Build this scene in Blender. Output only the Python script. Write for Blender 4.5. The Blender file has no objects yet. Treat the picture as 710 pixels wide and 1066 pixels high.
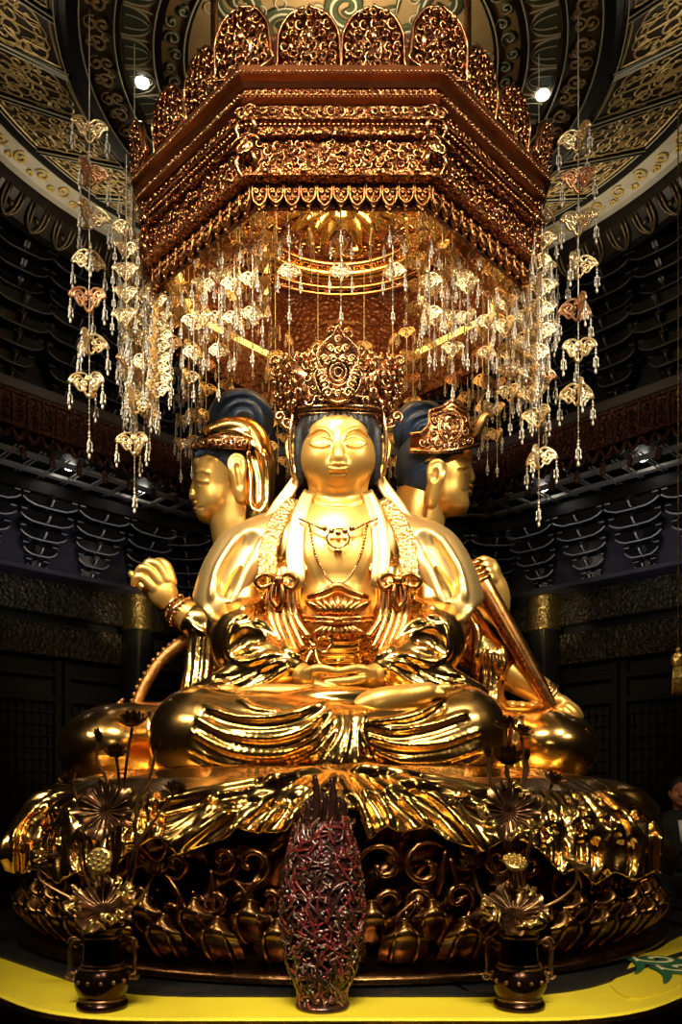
import bpy, math, random
import numpy as np
from mathutils import Vector, Matrix

SC = bpy.context.scene
COL = SC.collection
PI = math.pi
rnd = random.Random(7)

# ---------------------------------------------------------------- camera, light, exposure
F, CX, HY, CZ = 850.0, 355.0, 830.0, 1.6      # focal length and principal point (pixels of 710x1066), eye height


def W(px, py, d):
    """point at distance d seen at (px, py)"""
    return np.array(((px - CX) * d / F, d, CZ + (HY - py) * d / F))


cam_data = bpy.data.cameras.new('camera')
cam_data.sensor_fit = 'VERTICAL'
cam_data.sensor_height = 36.0
cam_data.sensor_width = 36.0
cam_data.lens = 36.0 * F / 1066
cam_data.shift_y = (HY - 533) / 1066
cam_data.clip_start = 0.05
cam = bpy.data.objects.new('camera', cam_data)
cam.location = (0, 0, CZ)
cam.rotation_euler = (PI / 2, 0, 0)
COL.objects.link(cam)
SC.camera = cam

SC.view_settings.view_transform = 'Standard'
SC.view_settings.look = 'None'
SC.view_settings.gamma = 1.0
SC.view_settings.use_curve_mapping = False
SC.view_settings.exposure = 0.0

world = bpy.data.worlds.new('world')
SC.world = world
world.use_nodes = True
world.node_tree.nodes['Background'].inputs[0].default_value = (1.0, 0.72, 0.45, 1)
world.node_tree.nodes['Background'].inputs[1].default_value = 0.004


def light(name, kind, loc, target, energy, color, size=0.3, spot=None, blend=0.6, size_y=None, spread=None):
    L = bpy.data.lights.new(name, kind)
    L.energy = energy
    L.color = color
    if kind == 'AREA':
        L.size = size
        if size_y:
            L.shape = 'RECTANGLE'
            L.size_y = size_y
        if spread:
            L.spread = math.radians(spread)
    else:
        L.shadow_soft_size = size
    if spot:
        L.spot_size = math.radians(spot)
        L.spot_blend = blend
    o = bpy.data.objects.new(name, L)
    o.location = loc
    o.rotation_euler = (Vector(target) - Vector(loc)).to_track_quat('-Z', 'Y').to_euler()
    COL.objects.link(o)
    return o


light('altar_key_light', 'AREA', (-0.35, 2.4, 5.6), (0, 4.5, 2.55), 28, (1.0, 0.83, 0.54), 1.3, size_y=0.4, spread=62)
light('altar_side_fill', 'AREA', (-2.3, 2.8, 5.0), (-0.6, 5.0, 2.9), 19, (1.0, 0.86, 0.62), 0.4, size_y=0.3, spread=60)  # added pair, no real fixtures: gives the figures' sides their rim highlights
light('altar_side_fill', 'AREA', (2.3, 2.8, 5.0), (0.6, 5.0, 2.9), 19, (1.0, 0.86, 0.62), 0.4, size_y=0.3, spread=60)
light('altar_front_fill', 'AREA', (0.3, -0.6, 3.4), (0, 4.6, 2.9), 1.3, (1.0, 0.84, 0.58), 0.7, size_y=0.4, spread=50)
light('altar_edge_fill', 'AREA', (0.0, 1.0, 3.6), (0, 2.85, 0.86), 15, (1.0, 0.88, 0.66), 2.2, size_y=0.12, spread=36)  # added area lamp out of frame, brightens the yellow border
for s in (-1, 1):
    light('throne_side_fill', 'AREA', (s * 3.3, 2.3, 4.3), (s * 1.3, 3.9, 1.5), 3.5, (1.0, 0.82, 0.54), 0.7, size_y=0.15, spread=40)  # added out of view to bring out the folds on the throne flanks
light('canopy_front_fill', 'AREA', (0.0, 0.0, 5.9), (0, 3.9, 4.8), 17, (1.0, 0.84, 0.62), 1.6, size_y=0.15, spread=44)  # added unseen lamp so the copper relief catches light
for s in (-1, 1):
    light('canopy_front_fill', 'AREA', (s * 2.6, 1.6, 5.9), (s * .7, 4.3, 4.9), 7, (1.0, 0.84, 0.62), 0.6, size_y=0.2, spread=50)  # added likewise for the slanted sides and their plaques
light('canopy_inner_light', 'POINT', (0, 5.0, 4.72), (0, 5, 0), 30, (1.0, 0.60, 0.22), 0.25)
light('canopy_ring_fill', 'AREA', (0, 5.0, 4.75), (0, 5.0, 9), 22, (1.0, 0.68, 0.26), 0.5)  # added in mid-air under the gold ring to brighten it, not a fixture
light('visitor_fill', 'SPOT', (3.0, 3.2, 4.2), (2.6, 6.25, 1.5), 18, (1.0, 0.80, 0.62), 0.1, spot=24)  # added spot that lifts the man's face, no actual lamp there
for s in (-1, 1):
    light('ceiling_fill', 'AREA', (s * 1.9, 6.3, 5.7), (s * 1.9, 6.3, 9), 5, (1.0, 0.84, 0.58), 0.5)  # added upward lamps that brighten the ceiling rings, no fixtures there
    light('ceiling_fill', 'AREA', (s * 2.3, 4.7, 5.7), (s * 2.3, 4.7, 9), 3, (1.0, 0.84, 0.58), 0.5)
    light('eave_light', 'AREA', (s * 2.1, 6.6, 3.4), (s * 3.1, 8.1, 4.3), 1.4, (0.92, 0.93, 1.0), 1.2, size_y=0.2, spread=70)
    light('gallery_fill', 'POINT', (s * 2.1, 6.9, 5.35), (0, 5, 9), 1.8, (1.0, 0.80, 0.62), 0.15)  # added point lamp, brightens the valance and upper brackets
    light('column_fill', 'SPOT', (s * 1.75, 8.0, 3.25), (s * 2.34, 8.9, 3.6), 12, (1.0, 0.82, 0.5), 0.05, spot=50)  # added spot to brighten the gilded column band
light('ceiling_fill', 'AREA', (0, 4.3, 5.5), (0, 4.5, 9), 12, (1.0, 0.82, 0.55), 0.5)  # added as well, for the ceiling centre

# ---------------------------------------------------------------- materials
def new_mat(name):
    m = bpy.data.materials.new(name)
    m.use_nodes = True
    nt = m.node_tree
    return m, nt, nt.nodes['Principled BSDF']


def node(nt, kind, **kw):
    n = nt.nodes.new(kind)
    for k, v in kw.items():
        if k.startswith('i_'):
            key = k[2:]
            key = int(key) if key.isdigit() else key.replace('_', ' ')
            n.inputs[key].default_value = v
        else:
            setattr(n, k, v)
    return n


def mat(name, col, metal=0.0, rough=0.5, col2=None, cscale=6.0, bump=0.0, bscale=60.0, btype='noise', emit=None,
        estr=1.0, coat=0.0, trans=0.0, ior=1.45, rvar=0.0, dist=0.01):
    m, nt, b = new_mat(name)
    tc = node(nt, 'ShaderNodeTexCoord')
    b.inputs['Base Color'].default_value = (*col, 1)
    b.inputs['Metallic'].default_value = metal
    b.inputs['Roughness'].default_value = rough
    b.inputs['Coat Weight'].default_value = coat
    b.inputs['Coat Roughness'].default_value = 0.08
    b.inputs['Transmission Weight'].default_value = trans
    b.inputs['IOR'].default_value = ior
    nz = node(nt, 'ShaderNodeTexNoise', i_Scale=cscale, i_Detail=5.0, i_Roughness=0.6)
    nt.links.new(tc.outputs['Object'], nz.inputs['Vector'])
    if col2:
        rp = node(nt, 'ShaderNodeValToRGB')
        rp.color_ramp.elements[0].position = 0.35
        rp.color_ramp.elements[1].position = 0.65
        rp.color_ramp.elements[0].color = (*col, 1)
        rp.color_ramp.elements[1].color = (*col2, 1)
        nt.links.new(nz.outputs['Fac'], rp.inputs['Fac'])
        nt.links.new(rp.outputs['Color'], b.inputs['Base Color'])
    if rvar:
        mr = node(nt, 'ShaderNodeMapRange')
        mr.inputs['To Min'].default_value = max(0.03, rough - rvar)
        mr.inputs['To Max'].default_value = rough + rvar
        nt.links.new(nz.outputs['Fac'], mr.inputs['Value'])
        nt.links.new(mr.outputs['Result'], b.inputs['Roughness'])
    if bump:
        if btype == 'noise':
            t = node(nt, 'ShaderNodeTexNoise', i_Scale=bscale, i_Detail=4.0, i_Distortion=0.6)
            src = t.outputs['Fac']
            nt.links.new(tc.outputs['Object'], t.inputs['Vector'])
        else:                         # carved: warped cells, like packed scrolls and leaves
            w = node(nt, 'ShaderNodeTexNoise', i_Scale=bscale * 0.45, i_Detail=1.0)
            nt.links.new(tc.outputs['Object'], w.inputs['Vector'])
            mx = node(nt, 'ShaderNodeVectorMath', operation='MULTIPLY_ADD')
            mx.inputs[1].default_value = (1.4 / bscale,) * 3
            nt.links.new(w.outputs['Color'], mx.inputs[0])
            nt.links.new(tc.outputs['Object'], mx.inputs[2])
            t = node(nt, 'ShaderNodeTexVoronoi', i_Scale=bscale, feature='SMOOTH_F1', i_Smoothness=0.35)
            nt.links.new(mx.outputs[0], t.inputs['Vector'])
            src = t.outputs['Distance']
        bp = node(nt, 'ShaderNodeBump', i_Strength=bump, i_Distance=dist)
        nt.links.new(src, bp.inputs['Height'])
        nt.links.new(bp.outputs['Normal'], b.inputs['Normal'])
    if emit:
        b.inputs['Emission Color'].default_value = (*emit, 1)
        b.inputs['Emission Strength'].default_value = estr
    return m


M = {}
M['gold'] = mat('polished_gold', (0.84, 0.52, 0.17), 1.0, 0.19, (0.76, 0.43, 0.12), 5, rvar=0.05, bump=0.08, bscale=9, dist=0.02)
M['gold_skin'] = mat('satin_gold', (0.86, 0.535, 0.15), 0.78, 0.36, (0.82, 0.48, 0.12), 4, rvar=0.04)
M['gold_pale'] = mat('pale_gold', (0.76, 0.54, 0.24), 0.9, 0.36, (0.70, 0.46, 0.17), 4, rvar=0.05)
M['gold_red'] = mat('antique_red_gold', (0.55, 0.22, 0.075), 1.0, 0.28, (0.62, 0.30, 0.09), 12, rvar=0.08)
M['crown'] = mat('antique_gold_carving', (0.62, 0.36, 0.18), 1.0, 0.27, (0.42, 0.21, 0.10), 25, rvar=0.08)
M['hair'] = mat('blue_black_hair', (0.022, 0.042, 0.088), 0.0, 0.34, (0.035, 0.062, 0.12), 10, bump=0.3, bscale=70, dist=0.004)
M['hair_black'] = mat('black_hair', (0.01, 0.011, 0.014), 0.0, 0.45, bump=0.3, bscale=80, dist=0.004)
M['bronze'] = mat('dark_bronze', (0.20, 0.085, 0.035), 1.0, 0.26, (0.30, 0.13, 0.05), 9, rvar=0.08)


ORD = ('first', 'second', 'third', 'fourth', 'fifth', 'sixth', 'seventh', 'eighth', 'ninth', 'tenth', 'eleventh', 'twelfth', 'thirteenth',
       'fourteenth', 'fifteenth', 'sixteenth')


# ---------------------------------------------------------------- objects
def link(o, parent=None):
    COL.objects.link(o)
    if parent:
        o.parent = parent
    return o


def mesh_obj(name, verts, faces, m, parent=None, smooth=True, midx=None):
    me = bpy.data.meshes.new(name)
    if isinstance(faces, np.ndarray):
        n = len(faces)
        me.vertices.add(len(verts))
        me.vertices.foreach_set('co', np.asarray(verts, np.float32).ravel())
        me.loops.add(n * 4)
        me.loops.foreach_set('vertex_index', faces.astype(np.int32).ravel())
        me.polygons.add(n)
        me.polygons.foreach_set('loop_start', np.arange(0, n * 4, 4, dtype=np.int32))
        me.update(calc_edges=True)
        me.validate()
    else:
        me.from_pydata([tuple(map(float, v)) for v in verts], [], faces)
    ms = m if isinstance(m, (list, tuple)) else [m]
    for x in ms:
        me.materials.append(M[x] if isinstance(x, str) else x)
    if midx is not None:
        me.polygons.foreach_set('material_index', np.asarray(midx, np.int32))
    if smooth:
        me.polygons.foreach_set('use_smooth', np.ones(len(me.polygons), bool))
    me.update()
    return link(bpy.data.objects.new(name, me), parent)


def tag(o, label=None, cat=None, group=None, kind=None):
    if label:
        o['label'] = label
    if cat:
        o['category'] = cat
    if group:
        o['group'] = group
    if kind:
        o['kind'] = kind
    return o


def thing(name, loc, label, cat, group=None, rz=0.0):
    o = bpy.data.objects.new(name, None)
    o.empty_display_size = 0.1
    o.location = loc
    o.rotation_euler = (0, 0, rz)
    link(o)
    return tag(o, label, cat, group)


def copy_tree(o, parent=None):
    c = o.copy()
    link(c)
    c.parent = parent
    for ch in list(o.children):
        copy_tree(ch, c)
    return c


def shift_children(root):
    """children are built in world coordinates: keep them there under a moved root"""
    for ch in root.children:
        ch.matrix_parent_inverse = Matrix.Translation(-Vector(root.location))


def cat_path(pts, n=24, closed=False):
    """Catmull-Rom through the points"""
    P = np.array(pts, float)
    m = len(P)
    if m == 2:
        t = np.linspace(0, 1, n)[:, None]
        return P[0] * (1 - t) + P[1] * t
    out = []
    seg = m if closed else m - 1
    for u in np.linspace(0, seg, n, endpoint=not closed):
        i = min(int(u), seg - 1)
        t = u - i
        if closed:
            a, b, c, d = P[(i - 1) % m], P[i % m], P[(i + 1) % m], P[(i + 2) % m]
        else:
            a, b, c, d = P[max(i - 1, 0)], P[i], P[i + 1], P[min(i + 2, m - 1)]
        out.append(0.5 * ((2 * b) + (c - a) * t + (2 * a - 5 * b + 4 * c - d) * t * t + (3 * b - a - 3 * c + d) * t ** 3))
    return np.array(out)


class MB:
    """collects shapes into one mesh"""

    def __init__(s):
        s.v, s.f, s.m, s.mi = [], [], [], 0

    def add(s, verts, faces):
        b = len(s.v)
        s.v.extend([tuple(x) for x in verts])
        s.f.extend([tuple(i + b for i in f) for f in faces])
        s.m.extend([s.mi] * len(faces))
        return s

    def merge(s, o, mtx=None):
        vs = o.v if mtx is None else [tuple(mtx @ Vector(p)) for p in o.v]
        b = len(s.v)
        s.v.extend(vs)
        s.f.extend([tuple(i + b for i in f) for f in o.f])
        s.m.extend([x + s.mi for x in o.m])
        return s

    def box(s, c, size, rz=0.0, bev=0.0):
        x, y, z = [q / 2 for q in size]
        co, si = math.cos(rz), math.sin(rz)
        e = min(bev, x * .9, y * .9, z * .9)
        if e <= 0:
            vs = [(sx * x, sy * y, sz * z) for sz in (-1, 1) for sy in (-1, 1) for sx in (-1, 1)]
            fs = [(0, 2, 3, 1), (4, 5, 7, 6), (0, 1, 5, 4), (2, 6, 7, 3), (0, 4, 6, 2), (1, 3, 7, 5)]
        else:
            vs, fs = [], []
            rings = [(-z, e), (-z + e, 0), (z - e, 0), (z, e)]
            for zz, q in rings:
                xx, yy = x - q, y - q
                vs += [(-xx, -yy, zz), (xx, -yy, zz), (xx, yy, zz), (-xx, yy, zz)]
            fs = [(3, 2, 1, 0), (12, 13, 14, 15)]
            for k in range(3):
                for i in range(4):
                    a, b2 = k * 4 + i, k * 4 + (i + 1) % 4
                    fs.append((a, b2, b2 + 4, a + 4))
        vs = [(c[0] + p[0] * co - p[1] * si, c[1] + p[0] * si + p[1] * co, c[2] + p[2]) for p in vs]
        return s.add(vs, fs)

    def tube(s, path, r, n=8, closed=False, flat=1.0, up=None):
        P = np.asarray(path, float)
        m = len(P)
        R = np.full(m, r) if np.isscalar(r) else np.interp(np.linspace(0, 1, m), np.linspace(0, 1, len(r)), r)
        T = np.roll(P, -1, 0) - np.roll(P, 1, 0) if closed else np.gradient(P, axis=0)
        T /= np.linalg.norm(T, axis=1)[:, None] + 1e-12
        u = np.array(up, float) if up is not None else (np.array([0, 0, 1.]) if abs(T[0][2]) < .9 else np.array([1., 0, 0]))
        vs = []
        for i in range(m):
            if up is not None:
                u = np.array(up, float)
            u = u - T[i] * (u @ T[i])
            u /= np.linalg.norm(u) + 1e-12
            w = np.cross(T[i], u)
            for k in range(n):
                a = 2 * PI * k / n
                vs.append(P[i] + R[i] * (math.cos(a) * w + flat * math.sin(a) * u))
        fs = []
        for i in range(m if closed else m - 1):
            j = (i + 1) % m
            for k in range(n):
                k2 = (k + 1) % n
                fs.append((i * n + k, i * n + k2, j * n + k2, j * n + k))
        if not closed:
            fs.append(tuple(range(n))[::-1])
            fs.append(tuple((m - 1) * n + k for k in range(n)))
        return s.add(vs, fs)

    def lathe(s, prof, n=32, c=(0, 0, 0), mod=None, a0=0.0, a1=2 * PI, cap=True):
        full = abs(a1 - a0 - 2 * PI) < 1e-6
        k = n if full else n + 1
        vs = []
        for (r, z) in prof:
            for i in range(k):
                a = a0 + (a1 - a0) * i / n
                q = r * (mod(a, z) if mod else 1.0)
                vs.append((c[0] + q * math.cos(a), c[1] + q * math.sin(a), c[2] + z))
        fs = []
        for j in range(len(prof) - 1):
            for i in range(n):
                i2 = (i + 1) % k
                fs.append((j * k + i, j * k + i2, (j + 1) * k + i2, (j + 1) * k + i))
        if full and cap:
            if prof[0][0] > 1e-4:
                fs.append(tuple(range(n))[::-1])
            if prof[-1][0] > 1e-4:
                fs.append(tuple((len(prof) - 1) * k + i for i in range(n)))
        return s.add(vs, fs)

    def ball(s, c, r, n=10, m=6):
        r = (r, r, r) if np.isscalar(r) else r
        vs = [(c[0], c[1], c[2] - r[2])]
        for j in range(1, m):
            ph = -PI / 2 + PI * j / m
            for i in range(n):
                a = 2 * PI * i / n
                vs.append((c[0] + r[0] * math.cos(ph) * math.cos(a), c[1] + r[1] * math.cos(ph) * math.sin(a), c[2] + r[2] * math.sin(ph)))
        vs.append((c[0], c[1], c[2] + r[2]))
        fs = [(0, 1 + (i + 1) % n, 1 + i) for i in range(n)]
        for j in range(m - 2):
            for i in range(n):
                i2 = (i + 1) % n
                a = 1 + j * n
                fs.append((a + i, a + i2, a + n + i2, a + n + i))
        a = 1 + (m - 2) * n
        t = len(vs) - 1
        fs += [(a + i, a + (i + 1) % n, t) for i in range(n)]
        return s.add(vs, fs)

    def prism(s, poly, o, ex, ey, en, t):
        """extrude a 2-D outline (ex, ey plane at o) by t along en, both faces closed"""
        o, ex, ey, en = map(np.array, (o, ex, ey, en))
        n = len(poly)
        a = [o + p[0] * ex + p[1] * ey - en * t / 2 for p in poly]
        b = [o + p[0] * ex + p[1] * ey + en * t / 2 for p in poly]
        fs = [tuple(range(n))[::-1], tuple(range(n, 2 * n))]
        fs += [(i, (i + 1) % n, n + (i + 1) % n, n + i) for i in range(n)]
        return s.add(a + b, fs)

    def grid(s, fn, nu, nv, wrap=False):
        vs = [fn(i / nu, j / nv) for j in range(nv + 1) for i in range(nu if wrap else nu + 1)]
        k = nu if wrap else nu + 1
        fs = [(j * k + i, j * k + (i + 1) % k, (j + 1) * k + (i + 1) % k, (j + 1) * k + i) for j in range(nv) for i in range(nu)]
        return s.add(vs, fs)

    def build(s, name, m, parent=None, smooth=True):
        return mesh_obj(name, s.v, s.f, m, parent, smooth, s.m)


def axis(*segs):
    """segs: (start, step), ..., end"""
    out = []
    for i in range(len(segs) - 1):
        a, st = segs[i]
        b = segs[i + 1][0] if isinstance(segs[i + 1], tuple) else segs[i + 1]
        out.append(np.linspace(a, b, max(2, int(round((b - a) / st)) + 1))[:-1])
    out.append(np.array([segs[-1]]))
    return np.concatenate(out).astype(np.float32)


def throne_r(Z):
    """radius of the draped throne top at height Z"""
    return np.interp(Z, [1.0, 1.15, 1.3, 1.42, 1.50, 1.57, 1.63, 1.69, 1.74, 1.78, 1.82, 1.86], [1.79, 1.84, 1.85, 1.82, 1.78, 1.73, 1.66, 1.52, 1.30, .9, .4, -.3])


class SDF:
    """sculpting volume: smooth unions, cuts and strokes, meshed by surface nets"""

    def __init__(s, xs, ys, zs):
        s.ax = (xs, ys, zs)
        s.f = np.full((len(xs), len(ys), len(zs)), 1.0, np.float32)

    def sl(s, lo, hi):
        r = []
        for i in range(3):
            a = np.searchsorted(s.ax[i], lo[i])
            b = np.searchsorted(s.ax[i], hi[i])
            if b - a < 1:
                return None
            r.append(slice(a, b))
        X = s.ax[0][r[0]][:, None, None]
        Y = s.ax[1][r[1]][None, :, None]
        Z = s.ax[2][r[2]][None, None, :]
        return tuple(r), X, Y, Z

    def op(s, r, d, k, op):
        a = s.f[r]
        if op == 'cut':
            d = -d
            if k > 0:
                h = np.maximum(k - np.abs(a - d), 0) / k
                s.f[r] = np.maximum(a, d) + h * h * k * .25
            else:
                s.f[r] = np.maximum(a, d)
        else:
            if k > 0:
                h = np.maximum(k - np.abs(a - d), 0) / k
                s.f[r] = np.minimum(a, d) - h * h * k * .25
            else:
                s.f[r] = np.minimum(a, d)

    def ell(s, c, r, k=0.03, op='add', rx=0, ry=0, rz=0):
        c = np.asarray(c)
        r = np.asarray(r, float)
        mg = k + 0.03
        R = max(r) if (rx or ry or rz) else r
        q = s.sl(c - R - mg, c + R + mg)
        if q is None:
            return
        sl, X, Y, Z = q
        X, Y, Z = X - c[0], Y - c[1], Z - c[2]
        if rx or ry or rz:
            Rm = np.array((Matrix.Rotation(rz, 3, 'Z') @ Matrix.Rotation(ry, 3, 'Y') @ Matrix.Rotation(rx, 3, 'X')).transposed())
            X, Y, Z = [Rm[i][0] * X + Rm[i][1] * Y + Rm[i][2] * Z for i in range(3)]
        k0 = np.sqrt((X / r[0]) ** 2 + (Y / r[1]) ** 2 + (Z / r[2]) ** 2)
        k1 = np.sqrt((X / r[0] ** 2) ** 2 + (Y / r[1] ** 2) ** 2 + (Z / r[2] ** 2) ** 2) + 1e-6
        s.op(sl, (k0 * (k0 - 1) / k1).astype(np.float32), k, op)

    def cap(s, a, b, ra, rb, k=0.03, op='add'):
        a, b = np.asarray(a, float), np.asarray(b, float)
        mg = max(ra, rb) + k + 0.03
        q = s.sl(np.minimum(a, b) - mg, np.maximum(a, b) + mg)
        if q is None:
            return
        sl, X, Y, Z = q
        ab = b - a
        L = ab @ ab + 1e-9
        t = np.clip(((X - a[0]) * ab[0] + (Y - a[1]) * ab[1] + (Z - a[2]) * ab[2]) / L, 0, 1)
        d = np.sqrt((X - a[0] - t * ab[0]) ** 2 + (Y - a[1] - t * ab[1]) ** 2 + (Z - a[2] - t * ab[2]) ** 2) - (ra + (rb - ra) * t)
        s.op(sl, d.astype(np.float32), k, op)

    def chain(s, pts, radii, k=0.03, op='add', n=None):
        P = cat_path(pts, n or (len(pts) * 4 - 3))
        R = np.interp(np.linspace(0, 1, len(P)), np.linspace(0, 1, len(radii)), radii)
        for i in range(len(P) - 1):
            s.cap(P[i], P[i + 1], R[i], R[i + 1], k, op)

    # pixel-referenced versions: (px, py, depth), radii in pixels at that depth
    def pe(s, c, r, k=3, **kw):
        u = c[2] / F
        s.ell(W(*c), np.array((r[0], r[1], r[2])) * u, k * u, **kw)

    def pc(s, pts, radii, k=3, op='add', n=None):
        s.chain([W(*p) for p in pts], [r * pts[0][2] / F for r in radii], k * pts[0][2] / F, op, n)

    def sample(s, P):
        idx, fr = [], []
        for i in range(3):
            a = s.ax[i]
            j = np.clip(np.searchsorted(a, P[..., i]) - 1, 0, len(a) - 2)
            idx.append(j)
            fr.append(np.clip((P[..., i] - a[j]) / (a[j + 1] - a[j]), 0, 1))
        o = 0
        for dx in (0, 1):
            for dy in (0, 1):
                for dz in (0, 1):
                    w = (fr[0] if dx else 1 - fr[0]) * (fr[1] if dy else 1 - fr[1]) * (fr[2] if dz else 1 - fr[2])
                    o = o + w * s.f[idx[0] + dx, idx[1] + dy, idx[2] + dz]
        return o

    def hit(s, pix):
        """depth of the first surface behind each pixel (nan: none)"""
        pix = np.asarray(pix, float)
        D = np.arange(s.ax[1][0], s.ax[1][-1], 0.006)
        P = np.stack([(pix[:, None, 0] - CX) / F * D, np.broadcast_to(D, (len(pix), len(D))), CZ + (HY - pix[:, None, 1]) / F * D], -1)
        ins = s.sample(P) < 0
        first = ins.argmax(1)
        d = D[first]
        return np.where(ins.any(1), d, np.nan)

    def stroke(s, pts, r=3.0, k=2.0, op='add', sink=0.0, taper=True, n=None, closed=False, ends=(0.35, 0.35)):
        """a ridge (add) or groove (cut) laid on the surface along a line of pixels"""
        L = sum(math.dist(pts[i], pts[i + 1]) for i in range(len(pts) - 1))
        n = n or max(8, int(L / min(4.0, max(1.0, 1.1 * r))))
        P = cat_path(pts, n, closed)
        d = s.hit(P)
        ok = ~np.isnan(d)
        if ok.sum() < 2:
            return
        d = np.interp(np.arange(len(P)), np.flatnonzero(ok), d[ok])
        for _ in range(2):
            d[1:-1] = (d[:-2] + 2 * d[1:-1] + d[2:]) / 4
        t = np.linspace(0, 1, len(P))
        rr = np.full(len(P), float(r))
        if taper:
            rr *= np.minimum(1, np.minimum(ends[0] + t * 5, ends[1] + (1 - t) * 5))
        w = [W(P[i][0], P[i][1], d[i] + sink * r * d[i] / F) for i in range(len(P))]
        for i in range(len(P) - 1):
            u = d[i] / F
            s.cap(w[i], w[i + 1], rr[i] * u, rr[i + 1] * u, k * u, op)

    def halfspace(s, a, b, keep, k=0.0):
        """cut away one side of the plane through the eye line a->b (pixels); keep: a pixel on the kept side"""
        a, b, keep = map(np.array, (a, b, keep))
        n = np.array((-(b - a)[1], (b - a)[0]), float)
        n /= np.linalg.norm(n)
        if (keep - a) @ n < 0:
            n = -n
        X, Y, Z = s.ax[0][:, None, None], s.ax[1][None, :, None], s.ax[2][None, None, :]
        px = CX + X * F / Y
        py = HY - (Z - CZ) * F / Y
        d = ((px - a[0]) * n[0] + (py - a[1]) * n[1]) * Y / F
        d = (-d).astype(np.float32)
        h = np.maximum(k - np.abs(s.f - d), 0) / k if k > 0 else 0
        s.f = np.maximum(s.f, d) + (h * h * k * .25 if k > 0 else 0)

    def seat(s, x0=None, keep=0):
        """trim to the throne top; side figures also keep to their own side and behind the front figure"""
        X, Y, Z = s.ax[0][:, None, None], s.ax[1][None, :, None], s.ax[2][None, None, :]
        s.f = np.maximum(s.f, -((np.sqrt(X ** 2 + (Y - 5) ** 2) - throne_r(Z) + .012) * .62).astype(np.float32))
        if keep:
            s.f = np.maximum(s.f, (.03 - keep * X).astype(np.float32))
            s.f = np.maximum(s.f, -np.maximum(np.maximum(np.maximum(np.abs(X) - .66, Y - 5.19), 2.3 - Z), Z - 3.2).astype(np.float32))

    def mesh(s, smooth=2):
        f = s.f
        f = np.pad(f, 1, constant_values=1.0)
        ax = [np.concatenate(([a[0] - .01], a, [a[-1] + .01])) for a in s.ax]
        ins = f < 0
        c = np.zeros(tuple(n - 1 for n in f.shape), np.int8)
        off = [(i, j, k) for i in (0, 1) for j in (0, 1) for k in (0, 1)]
        nx, ny, nz = c.shape
        for (i, j, k) in off:
            c += ins[i:i + nx, j:j + ny, k:k + nz]
        act = (c > 0) & (c < 8)
        I = np.argwhere(act)
        idx = np.full(c.shape, -1, np.int32)
        idx[act] = np.arange(len(I))
        cv = {o: f[I[:, 0] + o[0], I[:, 1] + o[1], I[:, 2] + o[2]] for o in off}
        acc = np.zeros((len(I), 3))
        cnt = np.zeros(len(I))
        for o in off:
            for a in range(3):
                if o[a] == 0:
                    o2 = tuple(1 if q == a else o[q] for q in range(3))
                    fa, fb = cv[o], cv[o2]
                    cr = (fa < 0) != (fb < 0)
                    t = np.where(cr, fa / np.where(cr, fa - fb, 1), 0)
                    p = np.tile(np.array(o, float), (len(I), 1))
                    p[:, a] = t
                    acc[cr] += p[cr]
                    cnt[cr] += 1
        loc = acc / cnt[:, None]
        V = np.stack([ax[a][I[:, a]] + loc[:, a] * (ax[a][I[:, a] + 1] - ax[a][I[:, a]]) for a in range(3)], 1)
        Q = []
        for a in range(3):
            b, d = [(1, 2), (2, 0), (0, 1)][a]
            sh = [slice(None)] * 3
            sh2 = [slice(None)] * 3
            sh[a] = slice(0, -1)
            sh2[a] = slice(1, None)
            A, B = ins[tuple(sh)], ins[tuple(sh2)]
            E = np.argwhere(A != B)
            E = E[(E[:, b] > 0) & (E[:, d] > 0) & (E[:, b] < f.shape[b] - 1) & (E[:, d] < f.shape[d] - 1)]
            flip = A[E[:, 0], E[:, 1], E[:, 2]]
            q = []
            for (ob, od) in ((-1, -1), (0, -1), (0, 0), (-1, 0)):
                e = E.copy()
                e[:, b] += ob
                e[:, d] += od
                q.append(idx[e[:, 0], e[:, 1], e[:, 2]])
            q = np.stack(q, 1)
            q[~flip] = q[~flip][:, ::-1]
            Q.append(q)
        Q = np.concatenate(Q)
        for _ in range(smooth):
            src = np.concatenate([Q[:, i] for i in (0, 1, 1, 2, 2, 3, 3, 0)])
            dst = np.concatenate([Q[:, i] for i in (1, 0, 2, 1, 3, 2, 0, 3)])
            ct = np.bincount(src, minlength=len(V))
            sm = np.stack([np.bincount(src, V[dst, a], len(V)) for a in range(3)], 1)
            V = V * .5 + .5 * sm / np.maximum(ct, 1)[:, None]
        return V, Q

    def build(s, name, m, parent=None, smooth=2):
        V, Q = s.mesh(smooth)
        s.f = None
        return mesh_obj(name, V, Q, m, parent)
# ---------------------------------------------------------------- seated figure facing the hall
FX = 352.0


def mir(pts):
    return [(2 * FX - p[0],) + tuple(p[1:]) for p in pts]


def both(fn, pts, *a, **k):
    fn(pts, *a, **k)
    fn(mir(pts), *a, **k)


fig = thing('bodhisattva_statue', (0, 4.75, 1.75), 'large gilded seated figure with tall carved crown, hands folded in its lap, facing forward',
            'statue', 'gilded seated figures on the throne')


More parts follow.
